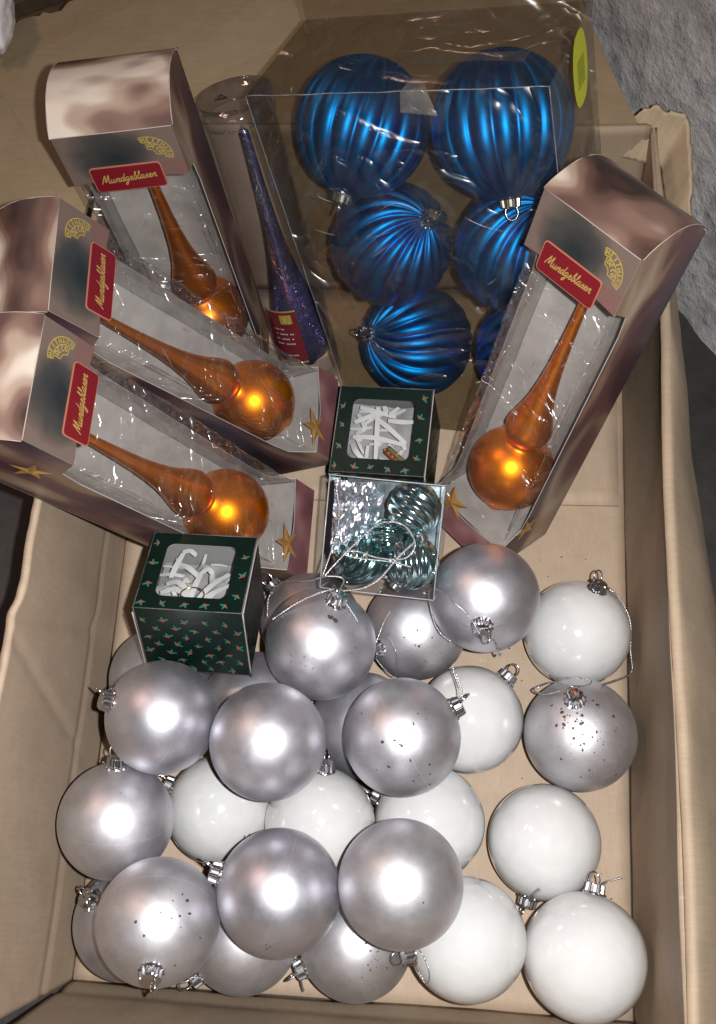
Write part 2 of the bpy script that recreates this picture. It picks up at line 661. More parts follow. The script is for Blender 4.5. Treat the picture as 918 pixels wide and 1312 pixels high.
M['card'] = m_card()
M['red'] = simple('red_label', (0.17, 0.008, 0.014), 0.35)
M['red_edge'] = simple('label_border', (0.42, 0.16, 0.10), 0.35)
M['gold_ink'] = simple('gold_ink', (0.62, 0.43, 0.13), 0.35, 0.35)
M['emblem_gold'] = simple('emblem_gold', (0.46, 0.34, 0.07), 0.4, 0.1)
M['emblem_dark'] = simple('emblem_ground', (0.10, 0.075, 0.05), 0.45)
M['star_gold'] = m_satin('star_gold', (0.34, 0.17, 0.045), (0.60, 0.34, 0.11), 0.38, 60, metal=0.35)
M['worn'] = simple('worn_card_edge', (0.42, 0.36, 0.32), 0.7)


def m_green():
    t = NT('dark_green_card')
    p = t.bsdf(None, 0.33)
    t.l(t.ramp(t.noise(t.co(), 50, 4, 0.6), [(0.3, (0.001, 0.007, 0.005)), (0.7, (0.002, 0.013, 0.009))]), p.inputs['Base Color'])
    t.l(t.bump(t.noise(t.co(), 40, 3), 0.2, 0.003), p.inputs['Normal'])
    return t.m


M['green'] = m_green()
M['leaf'] = simple('holly_green_ink', (0.02, 0.15, 0.10), 0.45)
M['berry'] = simple('berry_red_ink', (0.42, 0.06, 0.045), 0.45)
M['ribbon'] = simple('white_ribbon', (0.66, 0.65, 0.62), 0.4)
M['box_inside'] = simple('grey_card_inside', (0.30, 0.29, 0.28), 0.7)
M['teal'] = m_satin('teal_mirror', (0.30, 0.52, 0.52), (0.58, 0.74, 0.77), 0.16, 60)
M['teal_dark'] = m_satin('dark_teal_mirror', (0.10, 0.30, 0.28), (0.36, 0.54, 0.56), 0.16, 60)


def m_glitter(name, a, b, rough, metal=1.0):
    t = NT(name)
    p = t.bsdf(None, rough, metal)
    vo = t.n('ShaderNodeTexVoronoi')
    vo.inputs['Scale'].default_value = 900
    t.l(t.co(), vo.inputs['Vector'])
    sp = t.n('ShaderNodeSeparateColor')
    t.l(vo.outputs['Color'], sp.inputs[0])
    t.l(t.mix(sp.outputs[0], a, b), p.inputs['Base Color'])
    t.l(t.bump(sp.outputs[1], 0.7, 0.0006), p.inputs['Normal'])
    return t.m


M['foil'] = m_glitter('silver_glitter', (0.55, 0.56, 0.66), (0.95, 0.95, 1.0), 0.33)
M['foil_dark'] = m_satin('dark_foil', (0.06, 0.09, 0.10), (0.30, 0.36, 0.39), 0.2, 90)
M['purple'] = m_glitter('purple_glitter_glass', (0.10, 0.08, 0.30), (0.34, 0.30, 0.66), 0.24, 0.88)
M['purple_dark'] = m_satin('dark_purple_glass', (0.08, 0.075, 0.18), (0.22, 0.20, 0.42), 0.22, 30, metal=0.88)
M['yellow'] = simple('yellow_sticker', (0.62, 0.66, 0.02), 0.5)
M['ink'] = simple('black_ink', (0.01, 0.01, 0.01), 0.5)
M['tape'] = m_film('torn_tape', (0.85, 0.82, 0.78), 0.30, 0.3, 0.3, ((120, 0.6, 0.003),), (0.34, 0.31, 0.28))
M['tape_thin'] = m_film('thin_tape', (0.85, 0.82, 0.78), 0.10, 0.3, 0.3, ((120, 0.6, 0.003),), (0.34, 0.31, 0.28))
M['crease'] = m_film('crease_glint', (0.9, 0.9, 0.9), 0.22, 0.4, 0.2, ((200, 0.3, 0.001),), (0.6, 0.62, 0.66))  # pale colour imitates light glinting along folds in the plastic
M['pale'] = simple('pale_matt', (0.85, 0.80, 0.80), 0.8)
M['white_ink'] = simple('white_ink', (0.7, 0.65, 0.62), 0.5)

# ------------------------------------------------------------------ setting
ground = mesh_obj('ground', [(-3, -3, -0.008), (3, -3, -0.008), (3, 3, -0.008), (-3, 3, -0.008)], [[0, 1, 2, 3]], M['ground'])
ground['kind'] = 'structure'


def wall_sheet():
    c = Vector((0.215, 0.70, 0))
    d = Vector((-0.49, 0.87, 0)).normalized()
    nrm = Vector((-0.87, -0.49, 0)).normalized()
    vs, fs = [], []
    nx, nz = 150, 110
    for j in range(nz + 1):
        for i in range(nx + 1):
            p = c + d * (-0.75 + 1.3 * i / nx) + Vector((0, 0, -0.008 + 1.0 * j / nz))
            h = noise.fractal(p * 9, 1.0, 2.0, 5) * 0.005 + noise.noise(p * 40) * 0.0018
            vs.append(p + nrm * h)
    for j in range(nz):
        for i in range(nx):
            a = j * (nx + 1) + i
            fs.append([a, a + nx + 1, a + nx + 2, a + 1])
    back = [c + d * -0.75 - nrm * 0.08, c + d * 0.55 - nrm * 0.08]
    o = mesh_obj('plaster_wall', vs, fs, M['plaster'], smooth=True)
    o['kind'] = 'structure'


wall_sheet()

# ------------------------------------------------------------------ carton
carton = thing('cardboard_box', 'open worn brown cardboard carton holding all the christmas ornaments', 'box')


def sheet(name, c00, c10, c11, c01, nx, ny, th, mat, parent, warp=0.0015, fscale=9, fn=None, edge=None):
    c00, c10, c11, c01 = map(Vector, (c00, c10, c11, c01))
    nrm = (c10 - c00).cross(c01 - c00).normalized()
    top, bot = [], []
    for j in range(ny + 1):
        for i in range(nx + 1):
            u, v = i / nx, j / ny
            p = (c00 * (1 - u) + c10 * u) * (1 - v) + (c01 * (1 - u) + c11 * u) * v
            h = noise.fractal(p * fscale, 1.0, 2.0, 3) * warp
            if fn:
                h += fn(u, v)
            if edge and v == 1:
                p = p + (c01 - c00).normalized() * edge(u)
            top.append(p + nrm * h)
            bot.append(p + nrm * (h - th))
    n = len(top)
    vs = top + bot
    fs = []
    W = nx + 1
    for j in range(ny):
        for i in range(nx):
            a = j * W + i
            fs.append([a, a + 1, a + W + 1, a + W])
            fs.append([n + a, n + a + W, n + a + W + 1, n + a + 1])
    for i in range(nx):
        fs.append([i, n + i, n + i + 1, i + 1])
        a = ny * W + i
        fs.append([a, a + 1, n + a + 1, n + a])
    for j in range(ny):
        a = j * W
        fs.append([a, a + W, n + a + W, n + a])
        a = j * W + nx
        fs.append([a, n + a, n + a + W, a + W])
    return mesh_obj(name, vs, fs, mat, parent, smooth=True)


T = 0.19
FNL, FNR, FFR, FFL = (-0.199, -0.010, 0), (0.189, -0.036, 0), (0.2447, 0.575, 0), (-0.188, 0.575, 0)
sheet('bottom_panel', FNL, FNR, FFR, FFL, 40, 60, 0.004, M['cb_floor'], carton, 0.0008)
# the far short flap lies over the bottom panel
sheet('bottom_flap', (-0.186, 0.361, 0.0036), (0.2195, 0.352, 0.0036), (0.238, 0.57, 0.0046), (-0.184, 0.57, 0.0046), 30, 16, 0.0028, M['cb_floor'], carton, 0.0006)
crease = lambda u, v: -0.0016 * math.exp(-((v - 0.30) / 0.012) ** 2)


def left_fn(u, v):
    a = -0.0016 * math.exp(-((v - 0.27) / 0.014) ** 2)
    # dent running obliquely down the panel
    d = (u - 0.405) + (v - 0.5) * 0.05
    k_ = max(0, min(1, (v - 0.05) * 3))
    e_ = (u - 0.30) - (v - 0.5) * 0.12
    return a - 0.0022 * math.exp(-(d / 0.010) ** 2) * k_ + 0.0022 * math.exp(-((d - 0.035) / 0.03) ** 2) * k_ - 0.0010 * math.exp(-(e_ / 0.008) ** 2) * k_


# u runs from far to near so that normals face the inside
sheet('side_panel', FNL, FFL, (-0.186, 0.585, T), (-0.222, -0.045, T), 220, 50, 0.0045, M['cb_left_lit'], carton, 0.0013, 7, left_fn, lambda u: 0.0012 * noise.noise(Vector((u * 60, 1, 2))))
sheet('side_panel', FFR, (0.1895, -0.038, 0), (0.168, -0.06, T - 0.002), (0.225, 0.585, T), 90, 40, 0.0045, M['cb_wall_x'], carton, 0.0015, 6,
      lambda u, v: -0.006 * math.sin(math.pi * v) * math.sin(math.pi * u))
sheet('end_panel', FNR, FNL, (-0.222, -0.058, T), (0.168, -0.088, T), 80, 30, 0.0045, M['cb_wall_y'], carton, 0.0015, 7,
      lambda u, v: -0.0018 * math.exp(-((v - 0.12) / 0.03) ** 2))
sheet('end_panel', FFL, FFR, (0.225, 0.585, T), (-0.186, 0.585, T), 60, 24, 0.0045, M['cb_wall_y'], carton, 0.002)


def right_rim():
    """worn rounded fold along the right panel, running over into the flap that hangs outside"""
    vs, fs = [], []
    N, Mx = 90, 22
    for i in range(N + 1):
        u = i / N
        base = Vector((0.168, -0.06, T - 0.002)).lerp(Vector((0.225, 0.585, T)), u)
        base.x += 0.003 * math.sin(u * 9) * 0.5
        rr_ = 0.0040 * (1 - 0.8 * max(0, u - 0.85) / 0.15)
        out = 0.105 - 0.085 * min(1, u * 1.15) ** 1.1
        for j in range(Mx + 1):
            t = j / Mx
            if t < 0.35:
                a = math.pi * (t / 0.35) * 0.78
                p = base + Vector((rr_ - rr_ * math.cos(a), 0, rr_ * math.sin(a)))
            else:
                q = (t - 0.35) / 0.65
                a = math.pi * 0.78
                p0 = base + Vector((rr_ - rr_ * math.cos(a), 0, rr_ * math.sin(a)))
                dr = 0.14 * q
                p = p0 + Vector((out * q + 0.012 * math.sin(q * 3.1), 0, -dr))
                p.x += 0.004 * noise.noise(p * 14)
            p.z += 0.0012 * noise.noise(p * 55) + 0.002 * noise.noise(p * 9)
            vs.append(p)
    W = Mx + 1
    for i in range(N):
        for j in range(Mx):
            a = i * W + j
            fs.append([a, a + 1, a + W + 1, a + W])
    o = mesh_obj('side_flap', vs, fs, M['cb_rim'], carton, smooth=True)
    md = o.modifiers.new('thickness', 'SOLIDIFY')
    md.thickness = 0.0035
    md.offset = -1


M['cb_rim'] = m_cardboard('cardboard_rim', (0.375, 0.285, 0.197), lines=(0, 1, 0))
right_rim()


def poly_slab(name, pts, th, mat, parent):
    n = len(pts)
    P = [Vector(p) for p in pts]
    vs = P + [p - Vector((0, 0, th)) for p in P]
    fs = [list(range(n)), list(range(2 * n - 1, n - 1, -1))]
    for i in range(n):
        j = (i + 1) % n
        fs.append([j, i, n + i, n + j])
    return mesh_obj(name, vs, fs, mat, parent)


def torn(a, b, n, amp, seed):
    r = random.Random(seed)
    a, b = Vector(a), Vector(b)
    d = (b - a)
    nn = Vector((-d.y, d.x, 0)).normalized()
    out = []
    for i in range(n + 1):
        out.append(a + d * (i / n) + nn * (r.uniform(-amp, amp) if 0 < i < n else 0))
    return out


zf = 0.192
edge = torn((0.05, 0.86, zf + 0.02), (-0.211, 0.723, zf + 0.004), 40, 0.003, 3) + torn((-0.213, 0.722, zf + 0.004), (-0.35, 0.651, zf), 34, 0.004, 4)
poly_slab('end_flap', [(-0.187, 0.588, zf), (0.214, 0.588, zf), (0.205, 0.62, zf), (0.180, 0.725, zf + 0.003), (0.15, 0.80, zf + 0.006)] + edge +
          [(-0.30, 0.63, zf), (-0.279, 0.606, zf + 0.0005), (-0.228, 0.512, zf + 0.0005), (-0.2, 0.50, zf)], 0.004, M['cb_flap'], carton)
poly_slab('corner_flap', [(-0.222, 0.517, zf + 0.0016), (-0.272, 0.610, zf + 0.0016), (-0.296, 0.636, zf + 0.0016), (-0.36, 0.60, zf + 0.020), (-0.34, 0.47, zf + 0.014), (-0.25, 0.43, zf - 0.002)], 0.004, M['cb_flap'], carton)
# crumpled stub standing at the far right corner
def stub():
    vs, fs = [], []
    nu, nv = 46, 16
    r = random.Random(5)
    jag = [0.007 * noise.noise(Vector((i * 0.28, 2.2, 0))) + r.uniform(-0.0008, 0.0008) for i in range(nu + 1)]
    for i in range(nu + 1):
        u = i / nu
        b = Vector((0.185, 0.592, T - 0.03)).lerp(Vector((0.238, 0.575, T - 0.03)), min(1, u * 1.6)) if u < 0.62 else Vector((0.238, 0.575, T - 0.03)).lerp(Vector((0.236, 0.49, T - 0.03)), (u - 0.62) / 0.38)
        hgt = (0.016 + 0.026 * min(1, u / 0.3) if u < 0.62 else 0.042 - 0.030 * (u - 0.62) / 0.38) + jag[i]
        for j in range(nv + 1):
            v = j / nv
            p = b + Vector((0.012 * v, 0.006 * v, hgt * v))
            p += Vector((0.35, -0.9, 0)) * (0.0006 * math.sin(u * 90 + 3 * noise.noise(p * 20)) * min(1, u * 4) + 0.006 * noise.noise(p * 20))
            vs.append(p)
    W = nv + 1
    for i in range(nu):
        for j in range(nv):
            a = i * W + j
            fs.append([a, a + W, a + W + 1, a + 1])
    o = mesh_obj('torn_corner', vs, fs, M['cb_torn'], carton, smooth=True)
    md = o.modifiers.new('thickness', 'SOLIDIFY')
    md.thickness = 0.003


stub()

# things glimpsed behind the carton
bd = thing('wooden_board', 'dark brown boards behind the torn flap in the top left corner', 'board')
for k in range(3):
    o = 0.045 * k
    poly_slab('plank', [(-0.46, 0.63 + o, 0.10 + 0.012 * k), (-0.10, 0.82 + o, 0.10 + 0.012 * k), (-0.12, 0.86 + o, 0.10 + 0.012 * k), (-0.48, 0.67 + o, 0.10 + 0.012 * k)], 0.02, M['wood'], bd)


def pale_lump():  # small uneven pale lump at the corner
    bm = bmesh.new()
    bmesh.ops.create_icosphere(bm, subdivisions=4, radius=1)
    for v in bm.verts:
        n = noise.fractal(v.co * 1.6, 1, 2, 4)
        v.co *= 1 + 0.25 * n
        v.co = Vector((v.co.x * 0.014, v.co.y * 0.030, v.co.z * 0.016))
    me = bpy.data.meshes.new('white_lump')
    bm.to_mesh(me)
    bm.free()
    me.materials.append(M['pale'])
    me.polygons.foreach_set('use_smooth', [True] * len(me.polygons))
    o = inst('white_lump', me, None, Matrix.Translation(at(-4, 24, 0.213)))
    tag(o, 'small pale lump cut off at the top left corner', 'cloth')


pale_lump()

# ------------------------------------------------------------------ baubles
BALL = {'S1': (-0.0257, 0.2008, 0.1051, 0.0381), 'S2': (0.0893, 0.2356, 0.1027, 0.0385), 'S3': (0.0437, 0.2323, 0.0402, 0.0387),
        'S4': (-0.0359, 0.2374, 0.0383, 0.0383), 'S5': (0.1586, 0.1497, 0.0530, 0.0398), 'W1': (0.1655, 0.2285, 0.0412, 0.0399),
        'W2': (0.0819, 0.1633, 0.0412, 0.0388), 'S6': (0.0292, 0.1366, 0.1091, 0.0385), 'S7': (-0.0578, 0.1304, 0.1248, 0.0374),
        'S8': (-0.1293, 0.1487, 0.1136, 0.0370), 'S9': (-0.1469, 0.1945, 0.0380, 0.0380), 'S10': (-0.0748, 0.1721, 0.0497, 0.0381),
        'S11': (0.0034, 0.1591, 0.0397, 0.0385), 'S12': (-0.1598, 0.0864, 0.0851, 0.0377), 'W3': (-0.0978, 0.1001, 0.0376, 0.0376),
        'W4': (-0.0260, 0.0879, 0.0576, 0.0377), 'W5': (0.0502, 0.0911, 0.0410, 0.0387), 'W6': (0.1301, 0.0779, 0.0392, 0.0392),
        'W7': (0.0698, 0.0145, 0.0741, 0.0380), 'W8': (0.1455, 0.0040, 0.0680, 0.0395), 'S13': (-0.1230, 0.0239, 0.1073, 0.0378),
        'S14': (-0.0488, 0.0403, 0.1131, 0.0381), 'S15': (0.0258, 0.0443, 0.1284, 0.0379), 'S16': (-0.0015, 0.0137, 0.0380, 0.0380),
        'S17': (-0.0774, 0.0176, 0.0377, 0.0377), 'S18': (-0.1547, 0.0259, 0.0377, 0.0377)}


def sphere_mesh(name, mat, nu=72, nv=40):
    vs = [(0, 0, 1)]
    for j in range(1, nv):
        th = math.pi * j / nv
        for i in range(nu):
            a = 2 * math.pi * i / nu
            vs.append((math.sin(th) * math.cos(a), math.sin(th) * math.sin(a), math.cos(th)))
    vs.append((0, 0, -1))
    fs = [[0, 1 + i, 1 + (i + 1) % nu] for i in range(nu)]
    for j in range(nv - 2):
        for i in range(nu):
            a = 1 + j * nu + i
            b = 1 + j * nu + (i + 1) % nu
            fs.append([a, a + nu, b + nu, b])
    e = len(vs) - 1
    o = 1 + (nv - 2) * nu
    fs += [[e, o + (i + 1) % nu, o + i] for i in range(nu)]
    me = bpy.data.meshes.new(name)
    me.from_pydata(vs, [], fs)
    me.materials.append(mat)
    me.polygons.foreach_set('use_smooth', [True] * len(me.polygons))
    return me


SPH = {k: sphere_mesh('ball_' + k, M[k]) for k in ('silver', 'silver_few', 'silver_many', 'white')}


def cap_mesh():
    """crimped crown cap, local z is the axis, z=0 on the ball's surface"""
    seg = 48
    prof = [(0.0078, -0.0012, 0.0), (0.0076, 0.0004, 0.10), (0.0064, 0.0012, 0.16), (0.0060, 0.0058, 0.16), (0.0056, 0.0066, 0.06), (0.0030, 0.0070, 0.0), (0.0002, 0.0071, 0.0)]
    vs, fs = [], []
    for r, z, am in prof:
        for k in range(seg):
            a = 2 * math.pi * k / seg
            rr = r * (1 + am * (0.5 if k % 4 < 2 else -0.5))
            vs.append((rr * math.cos(a), rr * math.sin(a), z))
    for j in range(len(prof) - 1):
        for k in range(seg):
            k2 = (k + 1) % seg
            fs.append([j * seg + k, j * seg + k2, (j + 1) * seg + k2, (j + 1) * seg + k])
    me = bpy.data.meshes.new('cap')
    me.from_pydata(vs, [], fs)
    me.materials.append(M['chrome'])
    return me


def loop_mesh(mat):
    pts = []
    for k in range(20):
        a = 2 * math.pi * k / 20
        pts.append(Vector((0.0042 * math.cos(a), 0.0, 0.0098 + 0.0048 * math.sin(a))))
    v, f = tube_mesh(pts, 0.0006, 6, True)
    me = bpy.data.meshes.new('wire_loop')
    me.from_pydata([tuple(x) for x in v], [], f)
    me.materials.append(mat)
    me.polygons.foreach_set('use_smooth', [True] * len(me.polygons))
    return me


CAP, LOOP = cap_mesh(), loop_mesh(M['chrome'])


def on_ball(name, x, y, lift=0.0):
    """where the line of sight at x, y meets the ball, or passes closest to it"""
    c = Vector(BALL[name][:3])
    R = BALL[name][3]
    d = ray(x, y).normalized()
    oc = CAMP - c
    b = oc.dot(d)
    disc = b * b - (oc.dot(oc) - R * R)
    if disc > 0:
        p = CAMP + d * (-b - math.sqrt(disc))
    else:
        p = CAMP + d * (-b)
        return p
    n = (p - c).normalized()
    return c + n * (R + lift)


def align_z(n, spin=0.0):
    q = Vector((0, 0, 1)).rotation_difference(n)
    return q.to_matrix().to_4x4() @ Matrix.Rotation(spin, 4, 'Z')


# key: (cap seen at, ball finish, label)
SPEC = {
    'S1': ((431, 771), 'silver_few', 'chipped satin silver bauble directly in front of the clear plastic cube'),
    'S2': ((618, 803), 'silver', 'silver bauble at the foot of the orange topper box, cap facing up'),
    'S3': ((484, 830), 'silver_few', 'speckled silver bauble below the clear cube, cap at its left edge'),
    'S4': ((352, 752), 'silver', 'mostly hidden silver bauble behind the one under the clear cube\'s left corner'),
    'S5': ((737, 897), 'silver_many', 'heavily speckled silver bauble against the carton\'s right wall'),
    'W1': ((765, 755), 'white', 'glossy white bauble with a long silver cord beside the right wall, highest white one'),
    'W2': ((652, 866), 'white', 'white bauble half hidden behind a silver one, left of the heavily speckled bauble'),
    'S6': ((586, 906), 'silver_few', 'sparsely speckled silver bauble with its cap against a white bauble on its right'),
    'S7': (None, 'silver', 'plain silver bauble without visible cap, second in the row below the green holly box'),
    'S8': ((141, 899), 'silver', 'silver bauble just below the green holly box, cap pointing to the left wall'),
    'S9': (None, 'silver', 'silver bauble almost covered by the lower left corner of the green holly box'),
    'S10': (None, 'silver', 'silver bauble peeping out under the lower right corner of the green holly box'),
    'S11': (None, 'silver', 'silver bauble wedged low between two larger looking silver baubles mid pile'),
    'S12': ((150, 981), 'silver', 'silver bauble resting on the left carton wall, middle of the left edge'),
    'W3': ((214, 1005), 'white', 'leftmost white bauble, tucked between silver baubles'),
    'W4': ((416, 987), 'white', 'white bauble in the middle of the pile, second white from the left'),
    'W5': ((478, 1016), 'white', 'white bauble behind the lowest plain silver one, third white from the left'),
    'W6': ((676, 1155), 'white', 'white bauble standing free on the carton floor below the speckled one at the wall'),
    'W7': ((528, 1222), 'white', 'white bauble at the near wall with a thread loop on its left side'),
    'W8': ((762, 1142), 'white', 'large white bauble in the near right corner of the carton'),
    'S13': ((194, 1246), 'silver_few', 'scratched silver bauble with its cap pointing down at the near carton wall'),
    'S14': ((281, 1119), 'silver', 'silver bauble near the bottom with its cap on the left rim'),
    'S15': (None, 'silver', 'silver bauble overlapping two white baubles near the bottom, no cap visible'),
    'S16': ((389, 1240), 'silver_few', 'silver bauble low at the near wall, under two upper silver ones, cap at lower left'),
    'S17': ((250, 1252), 'silver', 'silver bauble on the floor showing only its lower edge between two upper ones'),
    'S18': ((117, 1153), 'silver', 'silver bauble in the near left corner, mostly behind a scratched one'),
}
ROOT = {}
for k, (cp, fin, lab) in SPEC.items():
    x, y, z, R = BALL[k]
    t = thing('bauble', lab, 'bauble', Matrix.Translation((x, y, z)), 'loose silver baubles' if k[0] == 'S' else 'loose white baubles')
    ROOT[k] = t
    if cp:
        n = (on_ball(k, *cp) - Vector((x, y, z))).normalized()
    else:
        n = Vector((random.uniform(-.5, .5), random.uniform(-.2, .5), -1)).normalized()
    rot = align_z(n, random.uniform(0, 6))
    inst('ball', SPH[fin], t, rot @ Matrix.Scale(R, 4))
    c = inst('cap', CAP, t, rot @ Matrix.Translation((0, 0, R - 0.0004)))
    inst('wire_loop', LOOP, c, Matrix.Rotation(random.uniform(-0.5, 0.5), 4, 'X'))


def chips(k, n, centre, spread, seed, smax=0.0011):
    """spots where the silver coat has flaked off, gathered round one side of the ball"""
    rd = random.Random(seed)
    c = Vector(BALL[k][:3])
    R = BALL[k][3]
    c0 = (on_ball(k, *centre) - c).normalized()
    e1 = c0.orthogonal().normalized()
    e2 = c0.cross(e1)
    vs, fs = [], []
    for _ in range(n):
        a, r = rd.uniform(0, 2 * math.pi), abs(rd.gauss(0, spread))
        nn = (c0 + (e1 * math.cos(a) + e2 * math.sin(a)) * r).normalized()
        t1 = nn.orthogonal().normalized()
        t2 = nn.cross(t1)
        s = 0.00022 + smax * rd.random() ** 2.4
        an, el = rd.uniform(0, 6), rd.uniform(0.4, 1.0)
        o = len(vs)
        for q in range(7):
            th = 2 * math.pi * q / 7
            x, y = math.cos(th) * s * rd.uniform(.7, 1.2), math.sin(th) * s * el * rd.uniform(.7, 1.2)
            p = nn * (R + 0.00012) + t1 * (x * math.cos(an) - y * math.sin(an)) + t2 * (x * math.sin(an) + y * math.cos(an))
            vs.append(p.normalized() * (R + 0.00012))
        fs.append([o + q for q in range(7)])
    ob = mesh_obj('paint_chips', vs, fs, M['chip'], ROOT[k])
    ob['kind'] = 'stuff'


chips('S5', 80, (740, 925), 0.42, 1, 0.0014)
chips('S5', 25, (760, 960), 0.7, 2, 0.0008)
chips('S1', 9, (405, 855), 0.30, 3, 0.0016)
chips('S1', 3, (424, 792), 0.06, 13, 0.0030)
chips('S1', 14, (400, 850), 0.7, 4, 0.0006)
chips('S6', 34, (515, 950), 0.75, 5, 0.0012)
chips('S3', 22, (535, 830), 0.5, 6, 0.0012)
chips('S13', 28, (215, 1170), 0.55, 7, 0.0012)
chips('S16', 24, (470, 1235), 0.5, 8, 0.0008)
chips('S14', 14, (340, 1215), 0.25, 9, 0.0006)
chips('S15', 10, (530, 1190), 0.5, 10, 0.0005)
chips('S12', 8, (150, 1030), 0.6, 11, 0.0005)


def bcord(k, pts, rad=0.00065, mat='cord', name='hanging_cord'):
    """pts: (x, y, lift) on the ball k, or (x, y, 'z', height) free"""
    c = Vector(BALL[k][:3])
    P = []
    for q in pts:
        p = at(q[0], q[1], q[3]) if len(q) == 4 else on_ball(k, q[0], q[1], q[2])
        P.append(p - c)
    cord(name, P, rad, M[mat], ROOT[k])


bcord('S1', [(428, 764, .006), (405, 768, .004), (380, 778, .003), (352, 795, .002)], 0.0008)
bcord('S1', [(432, 766, .006), (440, 742, 'z', .15), (420, 738, 'z', .15), (395, 744, 'z', .14), (362, 746, 'z', .12), (346, 762, 'z', .10), (343, 790, 'z', .10)], 0.0006)
bcord('S1', [(434, 770, .004), (445, 780, .002), (458, 797, .001)])
bcord('S2', [(616, 802, .010), (604, 786, .006), (585, 770, .004), (566, 756, .003), (554, 758, .002), (552, 780, .002), (562, 808, .0015), (578, 822, .0015)], 0.0006)
bcord('S2', [(620, 806, .010), (632, 816, .004), (638, 832, .004), (642, 838, .004)], 0.0007)
bcord('S2', [(596, 800, .002), (618, 799, .0075), (646, 798, .002)], 0.0004)
bcord('S3', [(487, 826, .006), (494, 800, .003), (502, 784, .002)], 0.0005)
bcord('S3', [(487, 836, .006), (496, 852, .004), (508, 862, .003), (509, 836, .002), (500, 815, .002)], 0.0005)
bcord('W1', [(771, 748, .012), (785, 757, 'z', .060), (799, 775, 'z', .058), (808, 800, 'z', .05), (808, 835, 'z', .04), (809, 862, 'z', .03), (790, 872, 'z', .05), (770, 878, 'z', .08)], 0.0007)
bcord('W1', [(768, 750, .012), (780, 762, .004), (796, 778, 'z', .052), (803, 795, 'z', .05)], 0.0007)
bcord('S5', [(735, 893, .010), (715, 880, .004), (695, 878, .004), (684, 884, .003), (700, 892, .002), (722, 890, .004)], 0.0006)
bcord('S5', [(739, 892, .010), (752, 884, .004), (756, 878, .004), (735, 875, .004), (712, 876, .004)], 0.0006)
bcord('S6', [(590, 902, .010), (588, 880, 'z', .12), (582, 860, 'z', .12), (581, 850, 'z', .12)], 0.00045)
bcord('S6', [(592, 902, .010), (592, 884, 'z', .12), (585, 862, 'z', .12)], 0.00045)
bcord('S8', [(137, 893, .008), (140, 884, 'z', .118), (148, 878, 'z', .120), (152, 880, 'z', .120)], 0.0006, 'wire')
bcord('S12', [(148, 975, .006), (140, 978, 'z', .088), (134, 984, .004)], 0.0006)
bcord('S13', [(196, 1256, .008), (215, 1258, 'z', .07), (236, 1259, 'z', .05), (246, 1252, 'z', .05), (258, 1253, 'z', .05)], 0.0007)
bcord('S14', [(279, 1124, .008), (272, 1130, 'z', .11), (268, 1140, 'z', .10)], 0.0007)
bcord('W6', [(678, 1155, .004), (684, 1147, 'z', .075), (692, 1139, 'z', .085)], 0.0009)
bcord('W7', [(534, 1210, .002), (543, 1222, .001), (551, 1242, .001), (551, 1256, .001), (546, 1257, .001), (538, 1244, .001)], 0.0004)
bcord('W8', [(762, 1142, .003), (775, 1132, 'z', .05), (782, 1129, 'z', .05), (800, 1124, 'z', .05)], 0.0006)
bcord('W3', [(312, 1074, .002), (309, 1066, .006)], 0.0004, 'wire')
bcord('W3', [(314, 1074, .002), (315, 1064, .006)], 0.0004, 'wire')
bcord('S16', [(387, 1246, .006), (386, 1258, 'z', .03), (389, 1270, 'z', .02)], 0.0008)
bcord('S18', [(113, 1148, .008), (106, 1140, 'z', .05), (120, 1133, 'z', .06), (127, 1131, 'z', .06)], 0.0006, 'wire')

# crumbs of silver paint and dust lying on the carton floor
rd = random.Random(21)
vs, fs = [], []
for _ in range(70):
    p = Vector((rd.uniform(0.10, 0.20), rd.uniform(0.0, 0.34), 0.0022)) if rd.random() < 0.8 else Vector((rd.uniform(-0.18, 0.1), rd.uniform(0.0, 0.2), 0.0022))
    if p.y > 0.345:
        p.z = 0.006
    r_ = 0.0002 + 0.0007 * rd.random() ** 3
    o = len(vs)
    for q in range(5):
        vs.append(p + Vector((math.cos(q * 1.256) * r_ * rd.uniform(.6, 1.3), math.sin(q * 1.256) * r_ * rd.uniform(.6, 1.3), 0)))
    vs.append(p + Vector((0, 0, r_ * 0.6)))
    fs += [[o + q, o + (q + 1) % 5, o + 5] for q in range(5)]
crumbs = mesh_obj('dust_crumbs', vs, fs, M['chip'])
crumbs['kind'] = 'stuff'
tag(crumbs, 'dark crumbs scattered on the bare carton floor', 'crumbs')

